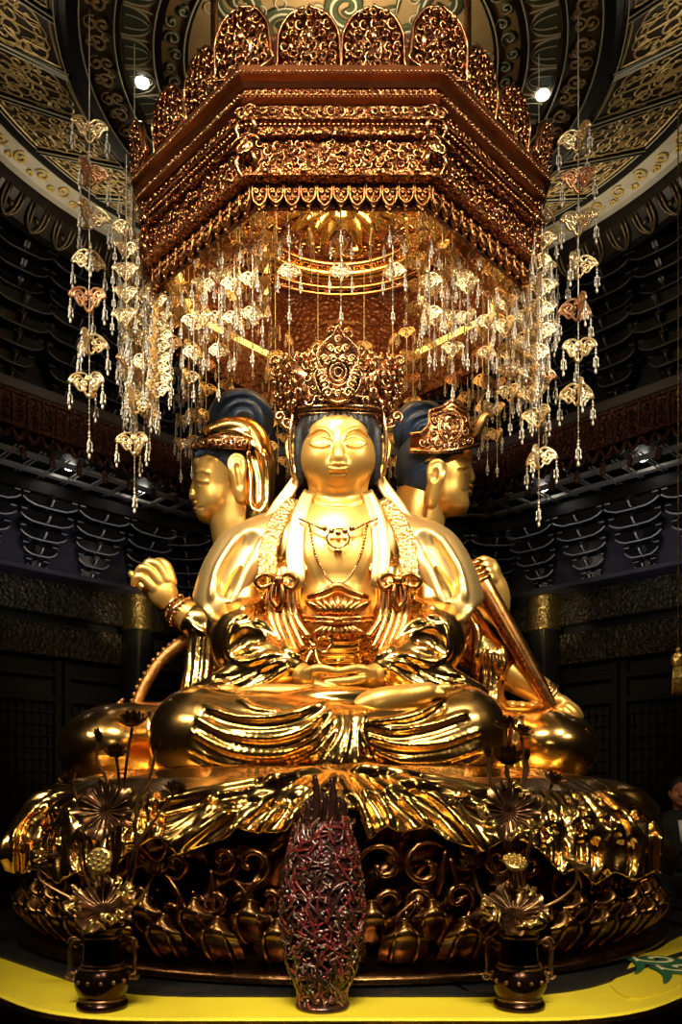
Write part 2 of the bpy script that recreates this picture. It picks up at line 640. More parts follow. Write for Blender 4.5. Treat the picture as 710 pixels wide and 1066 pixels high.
def front_body():
    S = SDF(axis((-.66, .009), (-.215, .0036), (.185, .009), .66), axis((3.84, .007), (4.36, .004), (4.62, .010), 5.02),
            axis((1.98, .008), (3.28, .0036), 3.9))
    pe, pc = S.pe, S.pc
    # torso
    pe((352, 610, 4.74), (74, 48, 105), 4)
    pe((352, 580, 4.69), (64, 40, 58), 10)
    pe((330, 588, 4.58), (30, 22, 26), 14)
    pe((374, 588, 4.58), (30, 22, 26), 14)
    pe((352, 640, 4.58), (46, 30, 34), 12)
    both(pc, [(335, 548, 4.72), (292, 562, 4.74)], (22, 22), 10)
    # neck and head
    pc([(352, 548, 4.73), (352, 500, 4.73)], (31, 28), 4)
    pe((352, 466, 4.655), (36.5, 37, 45), 2)
    pe((352, 482, 4.64), (36, 36, 29), 14)
    pe((352, 497, 4.56), (17, 17, 14), 16)         # chin
    pe((352, 507, 4.645), (25, 22, 6), 2)
    pe((352, 447, 4.58), (25, 18, 14), 12)          # full throat under the chin
    for sx in (-1, 1):
        x = lambda q: FX + sx * q
        pe((x(16), 480, 4.555), (15, 16, 14), 16)            # cheek
        pe((x(18), 462.5, 4.492), (11, 6.5, 6.5), 4)      # eyeball under a lowered lid
    # nose
    pc([(352.3, 449, 4.472), (352.3, 464, 4.452), (352.3, 474, 4.425)], (3.4, 3.6, 4.2), 5)
    pe((352.3, 476.5, 4.425), (4.8, 5, 3.8), 3)
    for sx in (-1, 1):
        pe((352.3 + sx * 5, 477.4, 4.442), (3.4, 4.4, 3.1), 2)
        S.pe((352.3 + sx * 2.6, 480.8, 4.42), (1.3, 3, .8), .6, op='cut')
    pe((352.3, 486.5, 4.455), (9, 7, 5.5), 9)          # mouth mound
    # brows, lids, mouth
    for sx in (-1, 1):
        m = [(FX + sx * q, y) for q, y in ((5.5, 459), (7.5, 452.5), (14, 447.5), (22, 447.5), (30, 454))]
        S.stroke(m, 1.35, 2.2, sink=-.15)
        S.stroke([(p[0] + sx * .8, p[1] + 2.6) for p in m[1:]], .8, 1.2, 'cut', sink=-.1)
        lid = [(FX + sx * q, y) for q, y in ((8, 464), (12, 466), (18, 467), (24, 466), (30, 463))]
        S.stroke(lid, 1.0, .6, 'cut', sink=.2)
        S.stroke([(p[0], p[1] - 1.9) for p in lid], .8, 1.4, sink=.1)
        S.stroke([(FX + sx * q, y) for q, y in ((9, 458.5), (18, 455.5), (28, 458))], .7, 1.2, 'cut', sink=-.2)
    S.stroke([(343.5, 484.8), (347, 483.4), (350.3, 482.6), (352.3, 483.4), (354.3, 482.6), (357.6, 483.4), (361.2, 484.8)], 1.5, 1.2, sink=.25)
    S.stroke([(345, 487.4), (348, 488.4), (352.3, 488.8), (356.6, 488.4), (359.6, 487.4)], 1.9, 1.4, sink=.25)
    S.stroke([(342.4, 485.2), (347, 485.3), (352.3, 486), (357.6, 485.3), (362.4, 485.2)], .8, .5, 'cut', sink=-.1)
    S.stroke([(345, 492.5), (352.3, 493.5), (359.6, 492.5)], 1.0, 3, 'cut', sink=-.4)
    S.pe((352.3, 446, 4.468), (1.6, 2.5, 1.6), .3)            # mark on the brow
    S.stroke([(322, 521), (336, 526), (352, 528), (368, 526), (382, 521)], 1.2, 1.6, 'cut', sink=-.2)
    # long ears
    for sx in (-1, 1):
        x = lambda q: FX + sx * q
        pe((x(47), 468, 4.70), (5, 9, 14), 2)
        pc([(x(47), 474, 4.69), (x(45), 493, 4.67)], (4.2, 4.6), 2)
        pc([(x(43), 462, 4.64), (x(47), 455, 4.64), (x(52.5), 462, 4.66), (x(52), 474, 4.66), (x(48), 482, 4.65)], (2, 2.3, 2.5, 2.2, 2), 1)
        pe((x(47.5), 468, 4.62), (2.6, 4, 7), 1, op='cut')
    # forearms and the two hands lying in the lap
    pc([(276, 690, 4.42), (302, 699, 4.30), (322, 706, 4.20)], (14, 12.5, 10), 4)
    pc([(430, 688, 4.42), (404, 698, 4.30), (384, 706, 4.20)], (14, 12.5, 10), 4)
    pe((324, 707, 4.17), (15, 16, 9), 5)
    pe((381, 707, 4.17), (15, 16, 9), 5)
    for k in range(4):
        dd = 4.055 + .043 * k
        zo = (2.6, 1.0, .3, .6)[k]
        L = (352, 362, 360, 350)[k]
        pc([(330, 711 + zo, dd + .02), (342, 714.5 + zo, dd), (L, 715 + zo, dd + .005)], (5.2, 4.8, 3.6), 1.2)
        L = (340, 332, 334, 344)[k]
        pc([(378, 709 + zo - 5, dd + .03), (364, 709.5 + zo - 3, dd + .012), (L, 708 + zo, dd + .015)], (5.2, 4.8, 3.6), 1.2)
    pc([(318, 701, 4.13), (332, 696.5, 4.09), (349.5, 699, 4.07)], (6, 5, 3.6), 2)
    pc([(387, 701, 4.13), (373, 696.5, 4.09), (354.5, 699, 4.07)], (6, 5, 3.6), 2)
    # feet, soles up on the opposite thighs
    pc([(366, 748, 4.05), (392, 735, 3.99), (424, 726, 4.0), (448, 720, 4.05)], (19, 17, 12.5, 9), 4)
    pe((463, 717, 4.05), (9, 9, 6), 2)
    for q in range(4):
        pe((458 + 2.2 * q, 722.5 + .2 * q, 4.03 + .03 * q), (6.5, 6, 4.2), 1.2)
    pc([(335, 730, 4.12), (300, 724, 4.12), (264, 722, 4.18)], (14, 11, 9), 4)
    pe((236, 719, 4.24), (10.5, 10, 6.5), 1.5)
    for q in range(4):
        pe((251 + 4.5 * q, 720.5, 4.2 - .012 * q), (6.2, 7, 5.5), 1)
    return S.build('body', 'gold_skin', fig, 1)


front_body()


def front_hair():
    S = SDF(axis((-.30, .007), .27), axis((4.30, .008), 4.96), axis((3.35, .007), 3.98))
    S.pe((352, 455, 4.69), (43, 42, 47), 2)
    for sx in (-1, 1):
        S.pc([(FX + sx * 38, 450, 4.62), (FX + sx * 40, 475, 4.63), (FX + sx * 39, 502, 4.66)], (7, 5, 2.5), 4)
    S.pe((352, 486, 4.44), (35.0, 40, 47.5), 1.0, op='cut')
    for q in (-15, 15):
        S.pe((352 + q, 441.5, 4.46), (17, 22, 5), 3, op='cut')
    for k in range(-5, 6):
        S.stroke([(352 + k * 7.4, 434 + k * k * .35), (352 + k * 6.5, 424 + k * k * .2)], .8, .8, 'cut', sink=-.2)
    return S.build('hair', 'hair_black', fig, 1)


front_hair()


def front_robe():
    """inner robe, shoulders, sleeves"""
    S = SDF(axis((-.86, .009), .86), axis((4.05, .009), 5.14), axis((2.04, .009), 3.24))
    pe, pc = S.pe, S.pc
    pe((352, 625, 4.74), (82, 56, 100), 4)
    pe((352, 592, 4.70), (72, 42, 50), 12)
    for g in (lambda p: p, mir):
        pc(g([(318, 552, 4.76), (284, 578, 4.78), (264, 606, 4.76)]), (16, 26, 33), 10)
        pc(g([(262, 606, 4.75), (250, 655, 4.62)]), (33, 34), 8)
        pe(g([(256, 668, 4.50)])[0], (37, 38, 38), 10)
        pc(g([(258, 676, 4.46), (288, 692, 4.34), (302, 698, 4.28)]), (31, 21, 16), 8)
        # cloth falling from the forearm to the lap
        pc(g([(262, 700, 4.36), (232, 712, 4.36), (200, 722, 4.42)]), (18, 12, 5), 8)
        pc(g([(300, 706, 4.26), (262, 716, 4.28), (226, 722, 4.32)]), (11, 8, 4), 6)
        pc(g([(296, 600, 4.5), (300, 640, 4.48), (306, 680, 4.42)]), (16, 18, 15), 8)
    # the open neck down to the sash
    for (c, r) in (((352, 560, 4.46), (35, 34, 70)), ((352, 622, 4.46), (39, 34, 44)), ((352, 520, 4.5), (30, 60, 40))):
        pe(c, r, 3, op='cut')
    # U-shaped hems under the sash
    for i, (w, b) in enumerate(((46, 666), (52, 673), (58, 680), (64, 687))):
        S.stroke([(352 - w + 1, 606), (352 - w, 640), (352 - w * .82, b - 10), (352 - w * .4, b), (352, b + 1.5), (352 + w * .4, b),
                  (352 + w * .82, b - 10), (352 + w, 640), (352 + w - 1, 606)], 3.0, 2.2, sink=0)
    for g in (lambda p: p, mir):
        S.stroke(g([(238, 668), (241, 652), (256, 645), (274, 650), (290, 664)]), 4.6, 3, sink=.1)
        S.stroke(g([(237, 664), (238, 680), (250, 689), (264, 688), (280, 680)]), 3.8, 3, sink=.1)
        S.stroke(g([(247, 674), (256, 662), (272, 664)]), 7, 6, 'cut', sink=-.1)
        # sleeve folds running to the wrist and down over the lap
        S.stroke(g([(300, 688), (280, 692), (262, 706), (236, 716), (206, 722)]), 2.8, 2, sink=0)
        S.stroke(g([(296, 682), (276, 684), (258, 698), (232, 709), (203, 718)]), 2.8, 2, sink=0)
        S.stroke(g([(303, 694), (290, 702), (272, 713), (244, 720)]), 2.4, 2, sink=0)
        S.stroke(g([(272, 690), (256, 698), (238, 704), (222, 706)]), 2.4, 2, 'cut', sink=-.2)
        # upper-arm folds
        S.stroke(g([(282, 610), (272, 626), (250, 634)]), 3, 3, sink=.1)
        S.stroke(g([(278, 628), (266, 640), (244, 646)]), 2.5, 3, 'cut', sink=-.1)
    return S.build('robe', 'gold', fig, 1)


front_robe()


def front_cape(g, name):
    """shoulder cape over one upper arm"""
    a = W(*g([(190, 700, 4.7)])[0])[0]
    b = W(*g([(335, 700, 4.7)])[0])[0]
    S = SDF(axis((min(a, b) - .02, .009), max(a, b) + .02), axis((4.22, .009), 5.16), axis((2.48, .009), 3.34))
    pe, pc = S.pe, S.pc
    pc(g([(322, 556, 4.76), (294, 568, 4.77), (264, 590, 4.78)]), (18, 31, 40), 12)
    pc(g([(264, 590, 4.78), (250, 616, 4.74), (238, 648, 4.68)]), (42, 41, 36), 10)
    pe(g([(300, 580, 4.62)])[0], (20, 18, 34), 10)
    h = [p[:2] for p in g([(192, 616, 0), (241, 668, 0), (246, 668, 0), (300, 586, 0), (262, 600, 0)])]
    S.halfspace(h[0], h[1], h[4], .02)
    S.halfspace(h[2], h[3], h[4], .02)
    q = [p[:2] for p in g([(318, 500, 0), (318, 640, 0), (280, 560, 0)])]
    S.halfspace(q[0], q[1], q[2], .03)
    # rolled hem, and hollow folds down the shoulder
    S.stroke(g([(212, 632), (222, 644), (232, 655), (240, 662)]), 3.6, 2.5, sink=.1)
    S.stroke(g([(242, 662), (252, 650), (266, 630), (282, 604)]), 3.6, 2.5, sink=.1)
    S.stroke(g([(262, 556), (244, 584), (232, 612)]), 10, 10, 'cut', sink=-.55)
    S.stroke(g([(276, 560), (260, 588), (246, 620), (240, 640)]), 3.0, 4, sink=.2)
    S.stroke(g([(250, 556), (228, 590), (220, 624)]), 3.0, 4, sink=.2)
    S.stroke(g([(288, 572), (276, 596), (262, 620)]), 4, 4, 'cut', sink=-.2)
    return S.build(name, 'gold_pale', fig, 1)


front_cape(lambda p: p, 'cape')
front_cape(mir, 'cape')


def front_skirt():
    S = SDF(axis((-1.08, .009), 1.0), axis((3.66, .009), 5.0), axis((1.62, .009), 2.36))
    pe, pc = S.pe, S.pc
    pe((352, 770, 4.45), (120, 120, 44), 6)
    pc([(300, 752, 4.6), (212, 766, 4.36), (222, 772, 4.26)], (38, 46, 44), 10)
    pc([(214, 770, 4.30), (280, 768, 4.12), (345, 772, 4.02)], (46, 42, 32), 14)
    pc([(404, 752, 4.6), (474, 762, 4.36), (468, 768, 4.26)], (38, 44, 42), 10)
    pc([(474, 765, 4.30), (420, 770, 4.12), (368, 776, 4.0)], (42, 38, 30), 14)
    pc([(352, 760, 4.02), (352, 800, 3.86)], (26, 34), 12)
    S.pe((352, 728, 4.1), (60, 30, 14), 8)
    # folds wrapping the left shin
    for i, p in enumerate(([(214, 735), (240, 745), (275, 748), (310, 742), (338, 730)],
                           [(205, 748), (235, 764), (280, 770), (318, 760), (342, 738)],
                           [(200, 762), (235, 781), (285, 787), (324, 774), (346, 748)],
                           [(198, 778), (236, 796), (290, 799), (330, 784), (350, 758)])):
        S.stroke(p, 3.2, 3, sink=0.1, n=26)
        S.stroke([(x, y + 7) for x, y in p], 3.6, 4, 'cut', sink=-.3, n=26)
    S.stroke([(250, 728), (266, 738), (290, 742)], 2.5, 3, sink=.1)
    # and the right one
    for p in ([(462, 728), (440, 742), (408, 750), (380, 752)], [(486, 742), (452, 754), (412, 760), (376, 756)],
              [(500, 760), (460, 774), (416, 776), (374, 764)], [(500, 778), (458, 792), (414, 792), (372, 772)],
              [(488, 796), (450, 804), (410, 804), (378, 788)]):
        S.stroke(p, 3.0, 3, sink=.1, n=24)
        S.stroke([(x, y + 7) for x, y in p], 3.2, 4, 'cut', sink=-.3, n=24)
    # the cloth falling between the shins
    for x0, x1, b in ((356, 330, 806), (363, 352, 806), (372, 372, 806), (378, 392, 800)):
        S.stroke([(x0, 742), (x0 - 1, 765), (x1, b)], 3, 3, sink=.1)
    S.seat()
    return S.build('lap_drape', 'gold', fig, 1)


front_skirt()


def front_trim():
    # lapels and ribbons: bands laid over the chest and shoulders
    def band(name, pts, w, m, th=.012, n=20, prof=None):
        b = MB()
        P = cat_path([W(*p) for p in pts], n)
        u = pts[0][2] / F
        T = np.gradient(P, axis=0)
        vs = []
        for i in range(n):
            t = T[i] / np.linalg.norm(T[i])
            nrm = np.array((0, -1.0, .15))
            nrm -= t * (nrm @ t)
            nrm /= np.linalg.norm(nrm)
            s = np.cross(t, nrm)
            ww = w * u * (np.interp(i / (n - 1), np.linspace(0, 1, len(prof)), prof) if prof else 1)
            for a, h in ((-1, -.4), (-1, .5), (-.8, 1), (-.35, .55), (.35, .55), (.8, 1), (1, .5), (1, -.4)):
                vs.append(P[i] + s * a * ww + nrm * h * th)
        fs = [(i * 8 + k, i * 8 + (k + 1) % 8, (i + 1) * 8 + (k + 1) % 8, (i + 1) * 8 + k) for i in range(n - 1) for k in range(8)]
        fs += [tuple(range(8))[::-1], tuple((n - 1) * 8 + k for k in range(8))]
        b.add(vs, fs)
        return b.build(name, m, fig)
    for g in (lambda p: p, mir):
        band('lapel', g([(322, 512, 4.60), (312, 538, 4.53), (307, 570, 4.46), (309, 600, 4.40), (312, 612, 4.41)]), 8.5, 'gold_pale', prof=(.7, 1, 1.1, 1, .8))
        band('patterned_border', g([(306, 520, 4.66), (290, 542, 4.56), (280, 570, 4.46), (278, 600, 4.40)]), 9, 'pattern_gold', prof=(.6, 1, 1, 1.1))
        band('head_ribbon', g([(312, 476, 4.70), (309, 498, 4.72), (292, 524, 4.68), (272, 552, 4.60)]), 7, 'gold_pale', prof=(.5, .8, 1, .7))
        # ruyi-shaped knot with curled wings
        b = MB()
        for pts in ([(290, 603, 4.36), (278, 598, 4.36), (267, 604, 4.37), (272, 612, 4.37), (282, 608, 4.35)],
                    [(290, 603, 4.36), (300, 597, 4.35), (309, 604, 4.36), (304, 613, 4.36), (296, 608, 4.35)],
                    [(286, 606, 4.34), (282, 622, 4.35), (290, 634, 4.36), (294, 620, 4.34), (292, 606, 4.34)]):
            b.tube(cat_path([W(*p) for p in g(pts)], 18), [.008, .017, .02, .017, .008], 8)
        c = W(*g([(290, 604, 4.34)])[0])
        b.ball(c, (.03, .025, .028), 12, 8)
        b.build('ribbon_knot', 'gold_red', fig)
        for i, (x0, x1, x2, y2) in enumerate(((300, 301, 316, 676), (294, 294, 309, 680), (288, 287, 301, 678), (282, 281, 293, 670), (305, 307, 322, 664))):
            b = MB()
            b.tube(cat_path([W(*p) for p in g([(x0, 606, 4.37), (x1, 640, 4.375), (x2, y2, 4.30)])], 16), [.014, .022, .024, .02], 8)
            b.build('scarf_end', 'gold_red', fig)
    # necklaces
    b = MB()
    for pts in ([(312, 540, 4.49), (326, 546, 4.445), (338, 552, 4.43)], [(392, 540, 4.49), (378, 546, 4.445), (366, 552, 4.43)]):
        P = cat_path([W(*p) for p in pts], 14)
        for i in range(13):
            b.ball(P[i], .009, 6, 4)
    for x, y in ((338, 550), (345, 553), (352, 555), (359, 553), (366, 550)):
        b.ball(W(x, y, 4.425), .017, 8, 6)
    ring = [W(352 + 11.5 * math.cos(a), 560 + 10 * math.sin(a), 4.425) for a in np.linspace(0, 2 * PI, 28, endpoint=False)]
    b.tube(ring, .007, 6, closed=True)
    b.ball(W(352, 574, 4.42), (.024, .02, .02), 10, 8)
    b.build('necklace', 'crown', fig)
    b = MB()
    P = cat_path([W(*p) for p in [(322, 546, 4.47), (328, 576, 4.43), (340, 600, 4.42), (352, 608, 4.42), (364, 600, 4.42), (376, 576, 4.43), (382, 546, 4.47)]], 60)
    for i, p in enumerate(P):
        b.ball(p, .0085, 6, 4)
    b.build('long_necklace', 'crown', fig)
    # sash tied under the chest: leaves of gathered cloth above and below the cord
    b = MB()
    for k in range(-4, 5):
        t = k / 4
        up = [(352 + t * 7, 645, 4.40), (352 + t * 22, 634, 4.36), (352 + t * 34, 620 + abs(t) * 6, 4.38)]
        dn = [(352 + t * 7, 648, 4.40), (352 + t * 20, 656, 4.36), (352 + t * 29, 666 - abs(t) * 4, 4.38)]
        b.tube(cat_path([W(*p) for p in up], 9), [.012, .032, .03, .012], 8, flat=.6)
        b.tube(cat_path([W(*p) for p in dn], 9), [.012, .03, .03, .014], 8, flat=.6)
    for y in (642, 646.5):
        b.tube(cat_path([W(*p) for p in [(312, y - 1, 4.44), (332, y + 1, 4.36), (352, y + 2, 4.34), (372, y + 1, 4.36), (392, y - 1, 4.44)]], 20), .011, 8)
    b.ball(W(352, 646, 4.335), (.03, .02, .022), 10, 8)
    b.tube(cat_path([W(*p) for p in [(320, 622, 4.43), (336, 617, 4.40), (352, 610, 4.40), (368, 617, 4.40), (384, 622, 4.43)]], 20), [.012, .02, .026, .02, .012], 8)
    b.build('waist_sash', 'gold_red', fig)
    b = MB()
    for pts in ([(326, 672, 4.33), (316, 664, 4.33), (306, 670, 4.34), (314, 680, 4.33), (326, 673, 4.32)], [(326, 672, 4.33), (336, 664, 4.32), (345, 669, 4.33), (338, 679, 4.32), (327, 673, 4.32)],
                [(325, 674, 4.32), (319, 686, 4.29), (313, 697, 4.25)], [(328, 674, 4.32), (330, 686, 4.29), (336, 696, 4.25)]):
        b.tube(cat_path([W(*p) for p in pts], 16), [.012, .018, .018, .014], 8, flat=.6)
    b.ball(W(326, 673, 4.31), .022, 8, 6)
    b.build('sash_bow', 'gold', fig)


M['pattern_gold'] = mat('patterned_pale_gold', (0.95, 0.68, 0.30), 0.95, 0.33, (0.72, 0.44, 0.14), 30, bump=0.9, bscale=55, btype='carved', dist=0.012)
front_trim()


def spiral(c, ex, ey, r, turns=1.4, n=18, hand=1, a0=0.0):
    c, ex, ey = map(np.array, (c, ex, ey))
    out = []
    for i in range(n):
        t = i / (n - 1)
        a = a0 + hand * 2 * PI * turns * t
        q = r * (1 - .85 * t)
        out.append(c + ex * q * math.cos(a) + ey * q * math.sin(a))
    return np.array(out)


def front_crown():
    # a shell flaring upwards with a leaf-shaped peak, covered with cloud scrolls
    cx, cd = FX, 4.70
    u = cd / F

    def prof(t, a):
        """t: 0 at the brow band, 1 at the top edge; a: angle, 0 at the front"""
        front = math.cos(a)
        top = 388 - 26 * max(0, front) ** 6 + 6 * (1 - abs(front)) - 5 * math.cos(6 * a)
        y = 432 - (432 - top) * t + 15 * max(0, front) * (1 - .35 * t)
        r = (47 + 17 * math.sin(min(1, t * 1.05) * PI / 2) - 8 * max(0, t - .75) * 4 * .5) * (1 + .04 * math.cos(6 * a) * t)
        r *= (1 - .25 * max(0, front) ** 4 * t)
        return np.array(((cx - CX) * u + math.sin(a) * r * u, cd - math.cos(a) * r * u * .86, CZ + (HY - y) * u))
    b = MB()
    b.grid(lambda p, q: prof(q, p * 2 * PI), 64, 10, wrap=True)
    b.grid(lambda p, q: prof(1 - q, p * 2 * PI) * np.array((.9, 1, 1)) + np.array((0, cd * 0.0, 0)), 64, 4, wrap=True)
    b.build('crown_shell', 'crown', fig)
    b = MB()
    r2 = random.Random(3)
    rows = 6
    for row in range(rows):
        t = .16 + .84 * row / (rows - 1)
        cnt = 22
        for k in range(cnt):
            a = (k + .5 * (row % 2)) * 2 * PI / cnt + r2.uniform(-.05, .05)
            if math.cos(a) < -.5:
                continue
            p = prof(t, a)
            nrm = np.array((math.sin(a), -math.cos(a), .0))
            p = p + nrm * .012
            ex = np.array((math.cos(a), math.sin(a), 0))
            ez = np.array((0, 0, 1.0))
            h = 1 if k % 2 else -1
            s = spiral(p, ex, ez, .034 + r2.uniform(0, .008), 1.25, 14, h, r2.uniform(0, 6.28))
            s = s + nrm * np.linspace(0, .022, 14)[:, None]
            b.tube(s, [.007, .011, .012], 5)
            if r2.random() < .6:
                b.ball(p + nrm * .02, .013, 6, 4)
    # flames along the top edge
    for k in range(30):
        a = k * 2 * PI / 30
        p = prof(1.0, a)
        ex = np.array((math.cos(a), math.sin(a), 0))
        b.tube(cat_path([p, p + ex * .012 + np.array((0, 0, .03)), p + np.array((0, 0, .06 if math.cos(a) > .8 else .04))], 7), [.016, .013, .003], 6)
    b.build('cloud_scrollwork', 'crown', fig)
    # front leaf with pearl
    b = MB()
    o = W(cx, 397, 4.40)
    leaf = [(0, 46), (5, 38), (13, 32), (20, 22), (19, 10), (23, 2), (19, -10), (10, -18), (0, -21)]
    leaf = leaf + [(-x, y) for x, y in leaf[-2:0:-1]]
    b.prism([(x * u, y * u) for x, y in leaf], o, (1, 0, 0), (0, -.18, 1), (0, -1, -.18), .03)
    b.build('crown_front_leaf', 'crown', fig)
    b = MB()
    edge = [o + np.array((x * u, -.03 - .18 * y * u, y * u)) for x, y in leaf]
    b.tube(cat_path(edge, 64, True), .007, 6, closed=True)
    for r in (4, 8, 12):
        ring = [o + np.array((r * u * math.cos(q), -.025 - .18 * (r * u * math.sin(q) + 6 * u), r * u * math.sin(q) + 6 * u)) for q in np.linspace(0, 2 * PI, 24, endpoint=False)]
        b.tube(ring, .006, 6, closed=True)
    for k in range(10):
        q = k * PI / 5
        p = o + np.array((15 * u * math.cos(q), -.03 - .18 * (15 * u * math.sin(q)), 15 * u * math.sin(q) + 4 * u))
        b.ball(p, .016, 6, 4)
    for (x, y) in ((0, 34), (-7, 26), (7, 26), (-13, 17), (13, 17), (0, 24), (-5, 17), (5, 17), (-15, 4), (15, 4), (0, -14), (-8, -13), (8, -13)):
        b.tube(spiral(o + np.array((x * u, -.028 - .18 * y * u, y * u)), (1 if x >= 0 else -1, 0, 0), (0, -.18, 1), .024, 1.3, 14), [.007, .011, .012], 6)
    for sx in (-1, 1):
        for q in range(5):
            c = o + np.array((sx * (10 + 2.5 * q) * u, -.03, (-14 + 7 * q) * u))
            b.tube(spiral(c, (sx, 0, 0), (0, -.18, 1), .03, 1.3, 14), [.008, .010, .01], 5)
    b.ball(W(cx, 352, 4.36), (.012, .012, .03), 8, 6)
    b.build('leaf_scrollwork', 'crown', fig)
    # brow bands
    b = MB()
    for y, r, th in ((428, 48.5, 3.2), (419, 51, 2.0), (433.5, 46, 1.7)):
        P = [np.array(((cx - CX) * u + math.sin(a) * r * u, cd - math.cos(a) * r * u * .9, CZ + (HY - y - 16 * max(0, math.cos(a))) * u)) for a in np.linspace(-2.2, 2.2, 40)]
        b.tube(P, th * u, 8)
    for k in range(-9, 10):
        a = k * .16
        r = 51.5
        b.ball((W(cx, 423.5 + 16 * max(0, math.cos(a)), cd) + np.array((math.sin(a) * r * u, -math.cos(a) * r * u * .9, 0))), .013, 7, 5)
    b.build('crown_band', 'crown', fig)
    # flared wings at the temples and the rims that follow the hair down to the ears
    for g in (lambda p: p, mir):
        b = MB()
        b.tube(cat_path([W(*p) for p in g([(306, 428, 4.60), (303, 446, 4.60), (302, 470, 4.62), (305, 492, 4.64)])], 16), [.012, .014, .012, .008], 7)
        for i, (x, y) in enumerate(((290, 400), (288, 388), (293, 412), (298, 424), (287, 376), (291, 434), (299, 440))):
            b.tube(spiral(W(*g([(x, y, 4.66)])[0]), (1, 0, 0), (0, 0, 1), .036, 1.3, 16, 1 if i % 2 else -1, i), [.008, .012, .012], 6)
        b.build('crown_wing', 'crown', fig)


front_crown()
shift_children(fig)
# ---------------------------------------------------------------- figure turned to the left, hand raised
figl = thing('bodhisattva_statue', (-0.75, 5.3, 1.75), 'gilded seated figure in profile with blue-black topknot, gold veil and raised open hand',
             'statue', 'gilded seated figures on the throne')
figr = thing('bodhisattva_statue', (0.75, 5.3, 1.75), 'gilded seated figure in profile with pointed carved crown, holding a thick golden staff',
             'statue', 'gilded seated figures on the throne')


def side_left():
    S = SDF(axis((-1.52, .008), (-1.36, .008), (-.95, .006), (-.42, .009), .05), axis((4.72, .009), 5.75), axis((2.0, .009), (2.9, .006), (3.3, .006), 3.98))
    pe, pc = S.pe, S.pc
    # head
    pe((242, 487, 5.27), (36, 36, 40), 2)
    pe((229, 503, 5.25), (26, 27, 36), 8)
    pe((228, 524, 5.25), (20, 24, 18), 8)
    pe((213, 536, 5.25), (8, 13, 8), 8)
    pe((216, 526, 5.25), (8, 16, 9), 6)
    pe((208, 486, 5.25), (6.5, 16, 9), 5)
    pc([(207, 494, 5.25), (203, 508, 5.25), (201.5, 518, 5.25)], (3, 3.6, 4.2), 3)
    pe((204.5, 519, 5.25), (4, 7, 3.4), 2)
    pe((204.8, 525.8, 5.25), (4.4, 10, 2.6), 1.0)
    pe((205.6, 531.4, 5.25), (4.4, 9, 2.7), 1.0)
    S.stroke([(203, 528.6), (208, 528.8), (212, 528)], .9, .6, 'cut', sink=-.1)
    S.stroke([(205, 502), (210, 505), (217, 504)], 1.0, .8, 'cut', sink=-.1)
    S.stroke([(204, 499), (210, 501), (217, 501.5)], 1.1, 1.6, sink=0)
    S.stroke([(203, 492), (210, 490), (219, 493)], 1.2, 1.6, sink=0)
    pc([(252, 560, 5.33), (246, 520, 5.30)], (30, 27), 6)
    # ear with its long lobe
    pe((247, 488, 5.01), (9.5, 8, 15), 2)
    pc([(249, 496, 5.01), (251, 519, 5.04)], (7, 6.5), 3)
    S.stroke([(240, 492), (239, 480), (246, 474), (254, 480), (254, 498)], 2.2, 1.4, sink=-.1)
    S.stroke([(246, 483), (248, 494), (250, 508)], 2.4, 2, 'cut', sink=-.3)
    # body
    pe((296, 646, 5.42), (74, 58, 100), 6)
    pc([(272, 576, 5.36), (256, 606, 5.32), (234, 650, 5.2)], (30, 28, 24), 8)
    # raised forearm and hand
    pc([(232, 652, 5.2), (208, 648, 5.14), (186, 636, 5.1)], (24, 17, 11.5), 5)
    pe((170, 617, 5.09), (15, 11, 19), 4, ry=-.55)
    for a in ([(179, 606, 5.08), (174, 590, 5.07), (165, 585, 5.07), (158, 590, 5.08)], [(173, 604, 5.06), (165, 589, 5.04), (155, 586, 5.04), (149, 592, 5.05)],
              [(166, 606, 5.05), (156, 594, 5.03), (147, 592, 5.03), (142, 599, 5.04)], [(160, 612, 5.05), (149, 602, 5.04), (142, 602, 5.04), (139, 609, 5.05)]):
        pc(a, (5.6, 4.9, 4.4, 3.2), .8)
    pc([(164, 622, 5.12), (150, 612, 5.15), (140, 600, 5.16), (136, 597, 5.16)], (6.2, 5, 4, 2.6), 1.5)
    S.seat(keep=-1)
    return S.build('body', 'gold_skin', figl, 1)


def side_left_cloth():
    S = SDF(axis((-1.80, .010), .10), axis((4.55, .010), 5.8), axis((1.60, .010), 3.25))
    pe, pc = S.pe, S.pc
    pe((298, 648, 5.40), (76, 60, 98), 6)
    pc([(276, 572, 5.36), (258, 604, 5.30), (238, 652, 5.2)], (30, 32, 30), 8)
    # sleeve falling in straight folds from the forearm
    pc([(226, 652, 5.13), (200, 646, 5.11)], (22, 15), 6)
    pc([(222, 664, 5.12), (216, 700, 5.10), (212, 726, 5.06)], (20, 20, 24), 8)
    for x in range(196, 240, 7):
        S.stroke([(x + 4, 650), (x + 1, 690), (x - 4, 728)], 2.6, 2, sink=.1)
    S.stroke([(194, 642), (202, 652), (214, 660)], 3, 2, sink=.1)
    # knee and thigh
    pe((122, 779, 5.0), (58, 70, 43), 6)
    pc([(124, 780, 4.98), (240, 776, 5.1)], (42, 46), 16)
    pc([(190, 738, 5.0), (222, 730, 5.02), (250, 724, 5.1)], (9, 12, 10), 8)
    pass
    for p in ([(158, 742), (164, 775), (156, 815)], [(168, 750), (170, 780), (162, 815)]):
        S.stroke(p, 2.6, 4, sink=.3)
    pass
    S.seat(keep=-1)
    return S.build('robe', 'gold', figl, 1)


